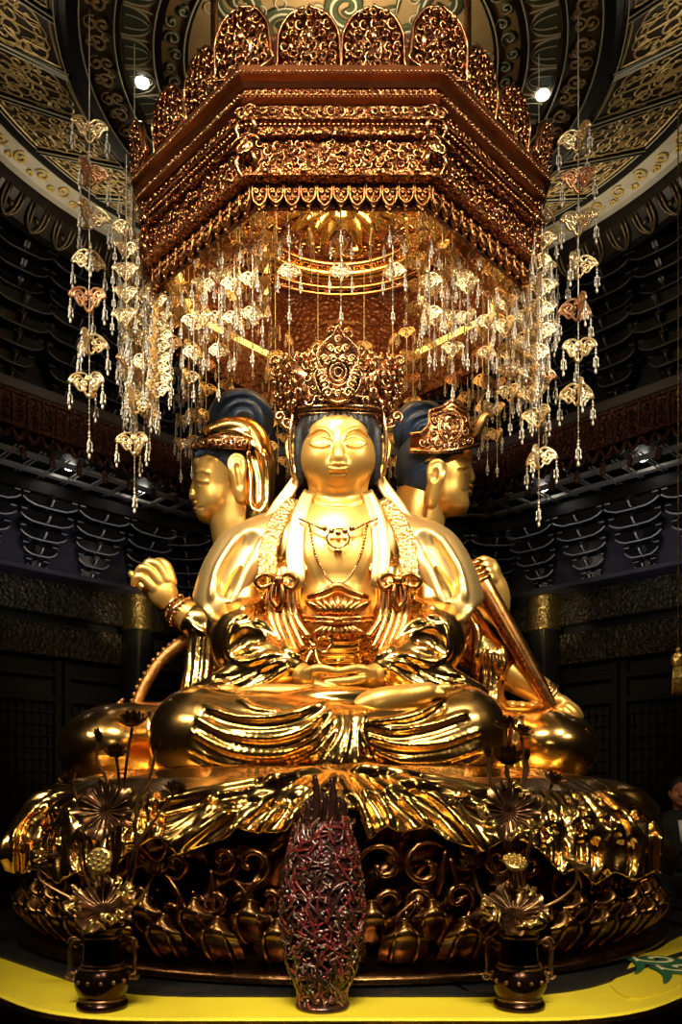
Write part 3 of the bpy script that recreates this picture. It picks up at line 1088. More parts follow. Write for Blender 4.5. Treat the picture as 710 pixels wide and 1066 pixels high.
def side_left_head():
    S = SDF(axis((-1.02, .007), -.32), axis((4.95, .008), 5.56), axis((3.40, .007), 4.18))
    S.pe((241, 487, 5.26), (39.5, 38, 29), 2)
    S.pe((217, 512, 5.25), (31, 60, 31), 1.5, op='cut')
    S.pe((248, 500, 5.0), (11.5, 20, 27), 2, op='cut')
    for k in range(5):
        S.stroke([(206 + k * 9, 482 + k * 2), (214 + k * 9, 472), (226 + k * 8, 466)], .9, 1, 'cut', sink=-.2)
    S.build('hair', 'hair', figl, 1)
    S = SDF(axis((-.85, .006), -.40), axis((5.0, .008), 5.52), axis((3.78, .006), 4.24))
    S.pe((251, 434, 5.26), (33, 30, 26), 2)
    for p, r in (([(221, 446), (224, 426), (240, 413), (262, 413), (280, 430), (281, 452)], 3.5),
                 ([(230, 450), (233, 432), (246, 420), (263, 422), (272, 436), (270, 454)], 3),
                 ([(240, 452), (243, 438), (252, 429), (262, 434), (262, 448)], 2.6)):
        S.stroke(p, r, 2.5, sink=.2)
        S.stroke([(x + 5 * (251 - x) / 34, y + 4) for x, y in p], r * .8, 2, 'cut', sink=-.2)
    S.build('topknot', 'hair', figl, 1)
    S = SDF(axis((-.90, .007), -.36), axis((4.95, .008), 5.56), axis((3.25, .007), 4.06))
    pc = S.pc
    for dd in (5.06, 5.16, 5.28, 5.40):
        s = (5.26 - dd) * 30
        pc([(216, 452, dd), (240, 447 - abs(s) * .4, dd), (262, 452, dd), (271, 478, dd), (271, 508, dd), (270, 545, dd)], (5, 7, 10, 12.5, 12, 14), 8)
    S.pe((243, 500, 5.05), (14.5, 26, 34), 2, op='cut')
    S.stroke([(258, 470), (262, 495), (262, 530)], 1.8, 2.5, sink=.1)
    S.stroke([(274, 470), (279, 495), (278, 530)], 1.8, 2.5, sink=.1)
    S.stroke([(262, 470), (268, 495), (268, 525)], 4, 6, 'cut', sink=-.4)
    S.stroke([(225, 452), (246, 449), (262, 456)], 1.6, 2, sink=.1)
    S.build('veil', 'gold', figl, 1)
    b = MB()
    for y0, r in ((0, .030), (-5, .015), (5, .014)):
        b.tube(cat_path([W(203, 464 + y0, 5.24), W(212, 461 + y0, 5.09), W(232, 460 + y0, 5.00), W(256, 462 + y0, 5.0)], 20), r, 8)
    for k in range(11):
        p = cat_path([W(203, 464, 5.18), W(212, 461, 5.04), W(232, 460, 4.95), W(255, 461, 4.95)], 11)[k]
        b.tube(spiral(p, (1, -.3, 0), (0, 0, 1), .026, 1.2, 12, 1 if k % 2 else -1, k), [.008, .010, .009], 5)
    b.build('diadem', 'crown', figl)
    b = MB()
    for q, (x, y) in enumerate(((188, 634), (184, 637), (180, 631))):
        c = W(x, y, 5.10)
        ax = np.array((.55, 0, -.30)) if False else np.array((.82, 0, -.57))
        e1 = np.array((.57, 0, .82))
        R = .078
        b.tube([c + e1 * R * math.cos(t) + np.array((0, 1., 0)) * R * math.sin(t) for t in np.linspace(0, 2 * PI, 26, endpoint=False)], .011, 6, closed=True)
        for t in np.linspace(0, 2 * PI, 18, endpoint=False):
            b.ball(c + e1 * (R + .01) * math.cos(t) + np.array((0, 1., 0)) * (R + .01) * math.sin(t) + ax * .012, .010, 5, 4)
    b.build('bracelet', 'crown', figl)
    b = MB()
    P = cat_path([W(*p) for p in [(204, 662, 5.22), (186, 672, 5.2), (166, 690, 5.16), (150, 715, 5.1), (141, 738, 5.05)]], 30)
    b.tube(P, [.045, .042, .036, .034], 10)
    for i in range(3, 28, 2):
        b.ball(P[i] + np.array((-.025, -.02, .02)), .018, 6, 4)
    b.tube(cat_path([W(122, 742, 5.0), W(124, 733, 5.0), W(129, 727, 5.0)], 8), [.03, .02, .006], 8)
    b.build('gilded_branch', 'branch_gold', figl)


M['branch_gold'] = mat('brown_gilded_wood', (0.45, 0.22, 0.07), 0.9, 0.38, (0.30, 0.13, 0.04), 20, bump=.6, bscale=60, dist=.01)
side_left()
side_left_cloth()
side_left_head()
shift_children(figl)


# ---------------------------------------------------------------- figure turned to the right, with the staff
def side_right():
    S = SDF(axis((.30, .008), (.36, .006), (.98, .007), 1.62), axis((4.66, .009), 5.72), axis((1.95, .008), (2.9, .006), 3.95))
    pe, pc = S.pe, S.pc
    pe((448, 485, 5.27), (33, 34, 38), 2)
    pe((467, 497, 5.25), (22.5, 25, 36), 8)
    pe((463, 519, 5.25), (20, 22, 17), 8)
    pe((479, 526, 5.25), (8.5, 13, 9), 8)
    pe((477, 511, 5.25), (8, 16, 9), 6)
    pe((485, 478, 5.25), (6, 15, 9), 5)
    pc([(486, 484, 5.25), (488.5, 493, 5.25), (489.5, 499, 5.25)], (3, 3.6, 4.0), 3)
    pe((487.5, 501, 5.25), (4, 7, 3), 2)
    pe((488.4, 508.3, 5.25), (4.4, 10, 2.6), 1.0)
    pe((487.2, 514, 5.25), (4.4, 9, 2.7), 1.0)
    S.stroke([(490, 511), (485, 511.2), (481, 510.5)], .9, .6, 'cut', sink=-.1)
    S.stroke([(489, 487), (484, 490), (477, 489)], 1.0, .8, 'cut', sink=-.1)
    S.stroke([(490, 484), (484, 486), (477, 486.5)], 1.1, 1.6, sink=0)
    S.stroke([(490, 477), (483, 476), (474, 479)], 1.2, 1.6, sink=0)
    pc([(432, 555, 5.33), (438, 520, 5.30)], (28, 25), 6)
    pe((454, 493, 5.01), (9.5, 8, 15.5), 2)
    pc([(452, 504, 5.02), (448, 524, 5.06)], (7, 7), 3)
    S.stroke([(460, 500), (463, 487), (456, 480), (447, 486), (446, 504)], 2.2, 1.4, sink=-.1)
    S.stroke([(454, 488), (452, 500)], 2.6, 2, 'cut', sink=-.3)
    pe((410, 646, 5.42), (74, 58, 100), 6)
    pc([(432, 576, 5.36), (450, 606, 5.32), (478, 650, 5.25)], (30, 28, 26), 8)
    # arm down to the knee
    pc([(482, 650, 5.25), (506, 684, 5.14), (540, 706, 5.04), (570, 724, 4.96)], (24, 19, 15, 11), 5)
    pe((583, 732, 4.93), (14, 11, 9), 4, ry=.45)
    for i, a in enumerate(([(590, 733, 4.90), (599, 739, 4.885), (604, 746, 4.89)], [(589, 736, 4.875), (597, 742, 4.86), (600, 749, 4.86)],
                           [(586, 739, 4.86), (592, 745, 4.84), (594, 751, 4.845)], [(582, 740, 4.85), (586, 747, 4.83), (587, 752, 4.835)])):
        pc(a, (5.2, 4.6, 3.6), 1.4)
    pc([(578, 738, 4.90), (574, 745, 4.86), (572, 750, 4.85)], (5, 4.5, 3.6), 1.6)
    # arm raised behind the staff
    pc([(478, 660, 5.3), (500, 660, 5.24), (516, 630, 5.14), (514, 606, 5.08)], (22, 17, 13, 10), 5)
    pe((512, 596, 5.06), (9, 10, 12), 4)
    for k in range(4):
        y = 585 + k * 6.2
        pc([(512 + k, y + 2, 5.05), (503 + k * 2.6, y - 1.5, 5.005), (494 + k * 3.0, y + 2.5, 5.0)], (5.2, 4.6, 3.8), 1.2)
    pc([(514, 602, 5.12), (508, 590, 5.16), (503, 582, 5.16)], (6, 4.8, 3.8), 2)
    # toes over the thigh
    for k, x in enumerate((533, 543, 553, 563.5)):
        pe((x, 734.5 + k * .9, 4.93), (5.8, 8, 5.2), 1)
    pc([(500, 738, 5.06), (524, 740, 4.98), (562, 742, 4.96)], (10, 9, 8), 5)
    S.seat(keep=1)
    return S.build('body', 'gold_skin', figr, 1)


def side_right_cloth():
    S = SDF(axis((-.10, .010), 1.72), axis((4.55, .010), 5.8), axis((1.60, .010), 3.25))
    pe, pc = S.pe, S.pc
    pe((408, 648, 5.40), (76, 60, 98), 6)
    pc([(430, 572, 5.36), (450, 604, 5.30), (478, 652, 5.22)], (30, 32, 32), 8)
    pc([(484, 656, 5.2), (506, 682, 5.11), (520, 692, 5.07)], (30, 23, 19), 6)
    pc([(510, 690, 5.08), (508, 718, 5.04), (508, 735, 5.02)], (14, 13, 12), 6)
    for x in (495, 502, 509, 516, 522):
        S.stroke([(x, 676), (x + 2, 700), (x - 1, 732)], 2.2, 2, sink=.1)
    S.stroke([(523, 674), (527, 686), (521, 706)], 3, 2, sink=.1)
    S.stroke([(488, 640), (497, 660), (494, 690)], 3, 3, sink=.1)
    pe((564, 780, 5.0), (56, 70, 42), 6)
    pc([(562, 780, 4.98), (440, 776, 5.1)], (41, 46), 16)
    for p in ([(540, 745), (534, 775), (540, 815)],):
        S.stroke(p, 2.4, 4, sink=.3)
    S.seat(keep=1)
    return S.build('robe', 'gold', figr, 1)


def side_right_head():
    S = SDF(axis((.30, .007), .90), axis((4.95, .008), 5.56), axis((3.36, .007), 4.0))
    S.pe((449, 488, 5.27), (37.5, 37, 41), 2)
    S.pe((478, 509, 5.25), (27, 60, 29), 1.5, op='cut')
    S.pe((450, 530, 5.12), (27, 60, 18), 2, op='cut')
    S.pe((453, 500, 4.98), (11.5, 20, 24), 1.5, op='cut')
    for k in range(6):
        S.stroke([(420 + k * 4, 510 - k * 3), (430 + k * 5, 488 - k * 3), (448 + k * 5, 474)], .9, 1, 'cut', sink=-.2)
    S.build('hair', 'hair', figr, 1)
    S = SDF(axis((.28, .006), .78), axis((5.0, .008), 5.56), axis((3.68, .006), 4.16))
    S.pe((433, 448, 5.30), (24, 26, 29), 2)
    S.pe((446, 440, 5.30), (18, 22, 20), 4)
    for p, r in (([(416, 468), (414, 446), (424, 428), (442, 422), (456, 430)], 3.4), ([(424, 470), (422, 450), (430, 436), (446, 431)], 3)):
        S.stroke(p, r, 2.5, sink=.2)
        S.stroke([(x + 5, y + 3) for x, y in p], r * .8, 2, 'cut', sink=-.2)
    S.build('topknot', 'hair', figr, 1)
    # crown plate bent round the head
    tx = [427, 430, 439, 446, 447.5, 460, 471, 486, 490, 495, 499]
    ty = [452, 452, 451, 444, 428, 424, 416, 426, 447, 453, 455]
    u = 5.25 / F

    def dep(x):
        return 5.25 - 41 * u * math.sqrt(max(0.04, 1 - ((x - 458) / 45) ** 2))
    b = MB()
    n = 60

    def pt(i, j, back=0):
        x = 427 + (499 - 427) * i
        y0 = np.interp(x, tx, ty)
        y1 = 470 - 7 * i + 3 * math.sin(i * PI)
        return W(x, y0 + (y1 - y0) * j, dep(x) + back)
    b.grid(lambda i, j: pt(i, j), n, 8)
    b.grid(lambda i, j: pt(1 - i, j, .03), n, 8)
    b.build('crown_plate', 'gold_red', figr)
    b = MB()
    P = [pt(i / n, 0, -.008) for i in range(n + 1)]
    b.tube(P, .011, 7)
    b.tube([pt(i / n, .12, -.008) for i in range(8, n - 6)], .006, 6)
    b.tube([pt(i / n, 1, -.008) for i in range(n + 1)], .014, 7)
    b.tube([pt(i / n, .86, -.008) for i in range(n + 1)], .006, 6)
    for r in (13, 11, 7, 3.5):
        b.tube([W(469 + r * math.cos(t), 444 - r * math.sin(t) * (1.25 if r > 10 else 1), dep(469) - .012) for t in np.linspace(0, 2 * PI, 26, endpoint=False)], .007, 6, closed=True)
    for k in range(8):
        t = k * PI / 4
        b.ball(W(469 + 9 * math.cos(t), 444 + 9 * math.sin(t), dep(469) - .012), .013, 6, 4)
    for k, (x, y) in enumerate(((448, 459), (456, 462), (464, 464), (474, 464), (482, 461), (489, 459), (440, 461), (452, 450), (484, 450), (454, 437), (483, 438))):
        b.tube(spiral(W(x, y, dep(x) - .012), (1, 0, 0), (0, 0, 1), .027, 1.3, 14, 1 if k % 2 else -1, k), [.007, .009, .009], 5)
    b.build('crown_scrollwork', 'crown', figr)
    b = MB()
    b.tube(cat_path([W(491, 452, 5.1), W(498, 447, 5.08), (W(503, 436, 5.07)), W(508, 432, 5.06), W(513, 434, 5.06)], 16), [.025, .03, .026, .02, .008], 8)
    b.build('crown_flame', 'gold_pale', figr)
    b = MB()
    a, c = W(489, 585, 4.94), W(580, 746, 4.90)
    t = (c - a) / np.linalg.norm(c - a)
    b.tube([a + (c - a) * s for s in np.linspace(0, 1, 14)], [.030, .062, .060, .058, .056, .050, .046, .040], 14)
    for s in (.03, .07, .10, .13):
        b.tube([a + (c - a) * (s - .012), a + (c - a) * s, a + (c - a) * (s + .012)], [.066, .074, .066], 14)
    b.build('staff', 'gold_red', figr)
    b = MB()
    for q in range(3):
        cc = W(566 + q * 3.4, 722 + q * 2.0, 4.96)
        e1 = np.array((.5, 0, .86))
        b.tube([cc + e1 * .078 * math.cos(w) + np.array((0, 1, 0)) * .078 * math.sin(w) for w in np.linspace(0, 2 * PI, 26, endpoint=False)], .010, 6, closed=True)
    b.build('bracelet', 'crown', figr)


side_right()
side_right_cloth()
side_right_head()
shift_children(figr)
# ---------------------------------------------------------------- lotus throne under the three figures
M['bronze_deep'] = mat('deep_brown_bronze', (0.11, 0.05, 0.022), 1.0, 0.26, (0.17, 0.08, 0.03), 8, rvar=.06, bump=.25, bscale=14, dist=.02)
M['bronze_petal'] = mat('brown_gilt_petal', (0.26, 0.14, 0.045), 1.0, 0.26, (0.12, 0.055, 0.02), 10, rvar=.06)
PZ = 0.864
TC = np.array((0.0, 5.0))
thr = thing('lotus_throne', (0, 5, PZ), 'round lotus throne draped with golden cloth, a ring of dark petals round its foot', 'throne')


def throne_cloth():
    S = SDF(axis((-1.95, .0105), 1.93), axis((3.08, .0085), (4.3, .012), (5.2, .035), 6.95), axis((1.10, .0085), 1.86))
    X, Y, Z = S.ax[0][:, None, None], S.ax[1][None, :, None], S.ax[2][None, None, :]
    r = np.sqrt(X ** 2 + (Y - 5) ** 2)
    th = np.arctan2(X, 5 - Y)
    pr = throne_r(Z)
    side = np.clip((np.abs(th) - .55) / .5, 0, 1)
    drop = np.clip((r - .95) / .45, 0, 1)
    fold = (.070 * np.sin(th * 17 + 1.5 * np.sin(th * 4) + 2.5 * np.sin(r * 5)) + .03 * np.sin(th * 37 + 2.5 * np.sin(th * 7 + 1) + 3 * np.sin(r * 6 + th * 3)) + .02 * np.sin(Z * 22 + th * 9)) * drop
    pr = pr + fold * (.08 + .92 * side)
    S.f = ((r - pr) * .62).astype(np.float32)
    rl = S.stroke
    # rays of the cloth spilling forward between the shins
    for p, q in (([(340, 800), (296, 818), (240, 846), (190, 884)], 5), ([(346, 802), (306, 820), (268, 842), (240, 870)], 4.5),
                 ([(350, 804), (322, 818), (296, 838), (272, 864)], 4), ([(352, 806), (336, 820), (318, 836), (300, 862)], 4),
                 ([(356, 806), (366, 824), (376, 846), (382, 872)], 4), ([(362, 804), (384, 820), (398, 840), (404, 860)], 4),
                 ([(368, 802), (402, 818), (424, 838), (444, 860)], 4.5), ([(374, 800), (414, 812), (456, 836), (500, 884)], 5),
                 ([(300, 812), (262, 826), (228, 832)], 3.5), ([(330, 803), (280, 812), (210, 826), (160, 838)], 3.5),
                 ([(390, 802), (440, 810), (500, 822), (548, 836)], 3.5), ([(410, 812), (470, 826), (520, 852)], 3.5)):
        rl(p, q * 1.15, 8, sink=.3)
        rl([(x + (3 if x < 352 else -3), y + 7) for x, y in p[1:]], q * .9, 7, 'cut', sink=-.45)
    # garland folds to either side
    for k in range(4):
        rl([(150 - k * 5, 838 + k * 4), (156, 856 + k * 6), (176, 862 + k * 7), (204, 846 + k * 5), (222, 828 + k * 2)], 3.2, 3, sink=.1)
        rl([(552 + k * 6, 834 + k * 4), (548, 852 + k * 6), (528, 862 + k * 6), (506, 850 + k * 5)], 3.2, 3, sink=.1)
    for k in range(4):
        rl([(40 + k * 14, 836 - k * 2), (28 + k * 16, 850), (20 + k * 20, 872), (24 + k * 22, 894)], 3.5, 4, sink=.1)
        rl([(672 - k * 16, 880), (656 - k * 18, 858), (636 - k * 18, 840)], 3.5, 4, sink=.1)
    for k in range(3):
        c = (590 + k * 24, 842 + k * 9)
        rl([(c[0] - 24, c[1] - 8), (c[0], c[1] - 2), (c[0] + 8, c[1] + 10), (c[0] - 4, c[1] + 14), (c[0] - 16, c[1] + 6)], 2.6, 3, sink=.1)
    # flutes running over the flanks
    for k in range(12):
        x = 14 + k * 12.5
        p = [(x * .72 + 52, 826), (x * .85 + 30, 840), (x + 6, 862), (x + 2 + 5 * math.sin(k * 2.1), 884), (x + 3, 912)]
        q = [(702 - a, b) for a, b in p]
        for w in (p, q):
            rl(w, 3.4 + (k % 3), 4, sink=.1)
            rl([(a + (6 if w is p else -6), b + 2) for a, b in w], 3.2, 5, 'cut', sink=-.3)
    for k in range(3):
        for s in (0, 1):
            m = lambda pts: [(702 - a, b) for a, b in pts] if s else pts
            c = (66 + k * 34, 858 + k * 6)
            rl(m([(c[0] - 14, c[1] - 14), (c[0] + 4, c[1] - 12), (c[0] + 10, c[1]), (c[0], c[1] + 9), (c[0] - 9, c[1] + 3), (c[0] - 3, c[1] - 4)]), 2.6, 3, sink=.1)
    # hem
    hx = [-80, 0, 20, 40, 60, 80, 100, 118, 140, 165, 186, 215, 237, 246, 272, 298, 312, 330, 352, 372, 384, 402, 416, 448, 464, 502, 530, 560, 585, 600, 620, 640, 660, 680, 790]
    hy = [930, 905, 912, 905, 921, 908, 922, 905, 884, 872, 892, 880, 873, 863, 869, 866, 852, 840, 838, 845, 876, 861, 867, 862, 874, 888, 872, 884, 912, 905, 922, 908, 918, 908, 930]
    px = CX + X * F / Y
    py = HY - (Z - CZ) * F / Y
    d = (np.interp(px, hx, hy) - py) * Y / F
    d = np.where(Y < 5.0, d, Z - 1.16)
    S.f = np.maximum(S.f, -d.astype(np.float32))
    # hollow it under the hem
    core = np.maximum(r - 1.66, Z - 1.52).astype(np.float32)
    S.f = np.maximum(S.f, -core * .8)
    return S.build('draped_cloth', 'gold', thr, 1)


throne_cloth()


def throne_base():
    b = MB()

    def ruf(i, j):
        a = i * 2 * PI
        z = 1.52 - .46 * j
        w = .055 * math.sin(a * 26 + 2.2 * math.sin(a * 7) + 6 * j) + .035 * math.sin(a * 47 + 9 * j) + .03 * math.sin(j * 14 + a * 11)
        r = np.interp(j, [0, .3, .7, 1], [1.60, 1.62, 1.64, 1.58]) + w
        return (r * math.sin(a), 5 - r * math.cos(a), z)
    b.grid(ruf, 420, 26, wrap=True)
    b.build('swirling_skirt', 'bronze_deep', thr)
    # cloud scrolls standing off the skirt
    b = MB()
    r2 = random.Random(12)
    for k in range(64):
        a = k * 2 * PI / 64
        for z in (1.36, 1.16):
            aa = a + r2.uniform(-.03, .03)
            n = np.array((math.sin(aa), -math.cos(aa), 0))
            e = np.array((math.cos(aa), math.sin(aa), 0))
            c = np.array((0, 5, z + r2.uniform(-.05, .05))) + n * 1.745
            s = spiral(c, e, (0, 0, 1), r2.uniform(.06, .11), 1.1, 18, r2.choice((-1, 1)), r2.uniform(0, 6.3))
            b.tube(s, [.006, .017, .02, .016], 6)
            tail = [s[0], s[0] + e * r2.uniform(-.1, .1) + np.array((0, 0, -.1)), s[0] + e * r2.uniform(-.05, .05) + np.array((0, 0, -.2))]
            b.tube(cat_path(tail, 8), [.01, .018, .005], 6)
    b.build('cloud_scrolls', 'bronze', thr)
    b = MB()
    b.lathe([(0.0, 0.0), (1.84, 0.0), (1.86, .02), (1.84, .045), (1.78, .05), (1.74, .07), (1.66, .10), (1.60, .17), (1.56, .24), (1.58, .27), (1.60, .30), (1.50, .31), (0.0, .31)], 96, (0, 5, PZ))
    b.build('plinth', 'bronze_deep', thr)
    # lotus petals, two rows
    pm = MB()

    def petal(i, j, s=1.0):
        t = j
        u = i * 2 - 1
        w = .098 * (math.sin(PI * min(1, t * .62 + .22)) ** .8) * (1 - .55 * max(0, t - .75) * 4)
        out = .02 + .17 * math.sin(t * PI * .62) + .035 * (1 - u * u) - .05 * max(0, t - .8) * 3
        z = .215 * t - .02 * u * u * t
        return (u * w, -out, z)
    pm.grid(petal, 10, 12)
    pm.grid(lambda i, j: tuple(np.array(petal(1 - i, j)) * np.array((.92, .86, .97))), 10, 12)
    for sx in (-1, 1):
        pm.tube([np.array(petal(.5 + sx * .26, j)) + np.array((0, -.006, 0)) for j in np.linspace(.06, .8, 12)], [.006, .014, .012, .004], 6)
    pm.tube([petal(i, 1 - .0001) for i in np.linspace(0, 1, 8)], .008, 6)
    src = None
    N = 46
    for row in (0, 1):
        for k in range(N):
            a = (k + .5 * row) * 2 * PI / N
            if src is None:
                o = src = pm.build('petal', 'bronze_petal', thr)
            else:
                o = src.copy()
                link(o, thr)
            R = 1.66 if row == 0 else 1.60
            o.matrix_world = Matrix.Identity(4)
            o.location = (R * math.sin(a), 5 - R * math.cos(a), PZ + (.03 if row == 0 else .115))
            o.rotation_euler = (-.08 if row == 0 else .02, 0, a)
    # bead string above the petals
    b = MB()
    for k in range(110):
        a = k * 2 * PI / 110
        b.ball((1.63 * math.sin(a), 5 - 1.63 * math.cos(a), PZ + .325), .022, 7, 5)
    b.build('bead_ring', 'bronze', thr)


throne_base()
shift_children(thr)

# ---------------------------------------------------------------- octagonal altar platform with yellow border
M['yellow'] = mat('yellow_enamel', (0.76, 0.62, 0.03), 0.0, 0.32, (0.70, 0.54, 0.03), 3, coat=.3)
M['black_stone'] = mat('black_polished_stone', (0.010, 0.010, 0.011), 0.0, 0.25, (0.016, 0.015, 0.014), 5)
M['swirl_green'] = mat('green_enamel', (0.02, 0.11, 0.045), 0.0, 0.35, coat=.3)
M['swirl_cream'] = mat('cream_enamel', (0.72, 0.66, 0.36), 0.0, 0.35, coat=.3)


def octa(ap, bev=0.0, k=6):
    """octagon outline about the throne, corners rounded by bev"""
    s = ap * math.tan(PI / 8)
    cs = []
    for i in range(8):
        a = -PI / 2 + i * PI / 4
        R = ap / math.cos(PI / 8)
        cs.append((R * math.cos(a - PI / 8), 5 + R * math.sin(a - PI / 8)))
    if not bev:
        return cs
    out = []
    for i in range(8):
        p, a, b = np.array(cs[i]), np.array(cs[i - 1]), np.array(cs[(i + 1) % 8])
        p0 = p + (a - p) / np.linalg.norm(a - p) * bev
        p1 = p + (b - p) / np.linalg.norm(b - p) * bev
        for t in np.linspace(0, 1, k):
            out.append(tuple((1 - t) ** 2 * p0 + 2 * t * (1 - t) * p + t * t * p1))
    return out


def oct_ring(rings, name, m, parent=None, bev=.3, close=True, front=False):
    """rings: (apothem, z) profile swept round the octagon"""
    b = MB()
    R = [[(x, y, z) for x, y in octa(ap, bev)] for ap, z in rings]
    n = len(R[0])
    vs = [p for r in R for p in r]
    fs = []
    for j in range(len(R) - (0 if close else 1)):
        j2 = (j + 1) % len(R)
        for i in range(n):
            f4 = (j * n + i, j * n + (i + 1) % n, j2 * n + (i + 1) % n, j2 * n + i)
            if not front or max(vs[q][1] for q in f4) < 4.42:
                fs.append(f4)
    used = sorted({q for f4 in fs for q in f4})
    at = {q: i for i, q in enumerate(used)}
    b.add([vs[q] for q in used], [tuple(at[q] for q in f4) for f4 in fs])
    return b.build(name, m, parent, smooth=False)


plat = thing('altar_platform', (0, 5, 0), 'octagonal black altar platform with a broad yellow border and green cloud swirls', 'altar')
oct_ring([(2.20, 0.0), (2.20, .10), (2.12, .14), (2.12, .74), (2.26, .80), (2.27, .84), (1.0, .84), (.2, .5)], 'altar_body', 'black_stone', plat)
oct_ring([(2.275, .838), (2.285, .856), (2.275, PZ), (1.995, PZ), (1.99, .83)], 'yellow_border', 'yellow', plat, front=True)
oct_ring([(1.99, .835), (1.99, PZ + .006), (1.95, PZ + .010), (1.94, PZ - .003), (.4, PZ - .003), (.4, .83)], 'altar_top', 'black_stone', plat)
oct_ring([(2.285, .79), (2.305, .80), (2.305, .845), (2.285, .852)], 'altar_rim', 'bronze_deep', plat)


def swirl(x, y, r, hand, a0, tail):
    b = MB()
    c = np.array((x, y, PZ + .010))
    s = spiral(c, (1, 0, 0), (0, 1, 0), r, 1.15, 30, hand, a0)
    path = np.concatenate([cat_path([np.array((*tail, PZ + .010)), (np.array((*tail, PZ + .010)) + s[0]) / 2 + np.array((.02, -.02, 0)), s[0]], 8)[:-1], s])
    b.tube(path, [.006, .035, .055, .06, .05, .035], 8, flat=.06, up=(0, 0, 1))
    b.mi = 1
    b.tube(path[5:] + np.array((0, 0, .004)), [.008, .014, .012], 6, flat=.1, up=(0, 0, 1))
    return b.build('cloud_swirl', ['swirl_green', 'swirl_cream'], plat)


def onplane(px, py):
    d = (PZ - CZ) * F / (HY - py)
    return (px - CX) * d / F, d


b = MB()
poly = cat_path([(*onplane(*p), 0) for p in [(636, 1026), (650, 1014), (658, 1002), (668, 995), (684, 990), (700, 980), (716, 974), (740, 978), (735, 1000), (716, 1020), (690, 1034), (655, 1040)]], 48, True)
b.prism([(p[0], p[1]) for p in poly], (0, 0, PZ - .004), (1, 0, 0), (0, 1, 0), (0, 0, 1), .02)
b.build('cloud_corner', 'yellow', plat, smooth=False)
for (px, py, r, h, a0, tl) in ((683, 1001, .10, 1, 2.6, (662, 1016)), (709, 1010, .10, 1, 2.6, (692, 1026))):
    x, y = onplane(px, py)
    swirl(x, y, r, h, a0, onplane(*tl))
shift_children(plat)
# ---------------------------------------------------------------- carved octagonal canopy over the statue
M['copper'] = mat('carved_red_copper', (0.34, 0.13, 0.05), 0.92, 0.27, (0.22, 0.075, 0.028), 14, rvar=.06, bump=.9, bscale=34, btype='carved', dist=.02)
M['copper_fine'] = mat('fine_carved_copper', (0.40, 0.17, 0.065), 0.95, 0.25, (0.25, 0.09, 0.035), 20, rvar=.06, bump=.9, bscale=60, btype='carved', dist=.012)
M['copper_plain'] = mat('red_copper_molding', (0.28, 0.095, 0.034), 0.85, 0.30, (0.20, 0.065, 0.022), 10)
M['copper_bright'] = mat('copper_scroll', (0.56, 0.28, 0.13), 1.0, 0.23, (0.38, 0.17, 0.07), 20)
M['canopy_wood'] = mat('red_brown_lacquer', (0.13, 0.036, 0.013), 0.3, 0.36, (0.09, 0.024, 0.009), 9, bump=.9, bscale=36, btype='carved', dist=.02, coat=.2)
M['led'] = mat('warm_light_strip', (1, .7, .25), 0, .5, emit=(1.0, 0.60, 0.12), estr=2.2)
M['lamp_white'] = mat('downlight_lens', (1, 1, 1), 0, .5, emit=(1.0, 0.93, 0.80), estr=14)

can = thing('canopy', (0, 5, 0), 'carved red-copper octagonal canopy hanging above the statues, crowned with leaf-shaped plaques', 'canopy')
T8 = math.tan(PI / 8)


def sweep8(prof, name, m, closed=False):
    """profile (apothem, z) swept round the sharp octagon"""
    b = MB()
    n = len(prof)
    vs = []
    for i in range(8):
        a = -PI / 2 + i * PI / 4 - PI / 8
        for ap, z in prof:
            R = ap / math.cos(PI / 8)
            vs.append((R * math.cos(a), R * math.sin(a), z))
    fs = []
    for i in range(8):
        for j in range(n if closed else n - 1):
            a, c = i * n + j, ((i + 1) % 8) * n + j
            a2, c2 = i * n + (j + 1) % n, ((i + 1) % 8) * n + (j + 1) % n
            fs.append((a, a2, c2, c))
    b.add(vs, fs)
    return b.build(name, m, can, smooth=False)


sweep8([(1.02, 5.06), (1.13, 5.06), (1.16, 5.045), (1.16, 5.005), (1.13, 4.995), (1.115, 4.978), (1.02, 4.978)], 'top_cornice', 'copper_plain', True)
sweep8([(1.02, 4.978), (1.105, 4.978), (1.10, 4.942), (1.02, 4.942)], 'upper_frieze', 'copper_fine', True)
sweep8([(1.02, 4.942), (1.115, 4.942), (1.135, 4.930), (1.135, 4.915), (1.11, 4.905), (1.02, 4.905)], 'middle_molding', 'copper_plain', True)
sweep8([(1.02, 4.905), (1.10, 4.905), (1.095, 4.838), (1.02, 4.838)], 'leaf_frieze', 'copper_fine', True)
sweep8([(1.02, 4.838), (1.12, 4.838), (1.125, 4.820), (1.09, 4.812), (1.085, 4.782), (1.11, 4.775), (1.105, 4.762), (1.02, 4.762)], 'dark_molding', 'copper_fine', True)
sweep8([(1.02, 4.762), (1.07, 4.762), (1.065, 4.605), (1.02, 4.605)], 'carved_wall', 'copper', True)
sweep8([(1.02, 4.605), (1.10, 4.603), (1.105, 4.570), (1.08, 4.562), (1.02, 4.562)], 'stud_band', 'copper_fine', True)
sweep8([(1.018, 4.562), (1.018, 5.30), (.99, 5.30), (.99, 5.07), (.975, 5.06), (.99, 5.05), (.99, 4.84), (.97, 4.83), (.97, 4.80), (.995, 4.79), (.995, 4.475), (1.018, 4.475)], 'inner_wall', 'canopy_wood', True)
sweep8([(.97, 4.798), (.97, 4.772), (.985, 4.765), (.994, 4.785)], 'light_strip', 'led', True)
sweep8([(.0, 5.30), (1.0, 5.30), (1.0, 5.34), (0, 5.34)], 'inner_ceiling', 'canopy_wood')


def eight(o):
    for k in range(1, 8):
        c = o.copy()
        link(c, can)
        c.rotation_euler = (0, 0, k * PI / 4)
    return o


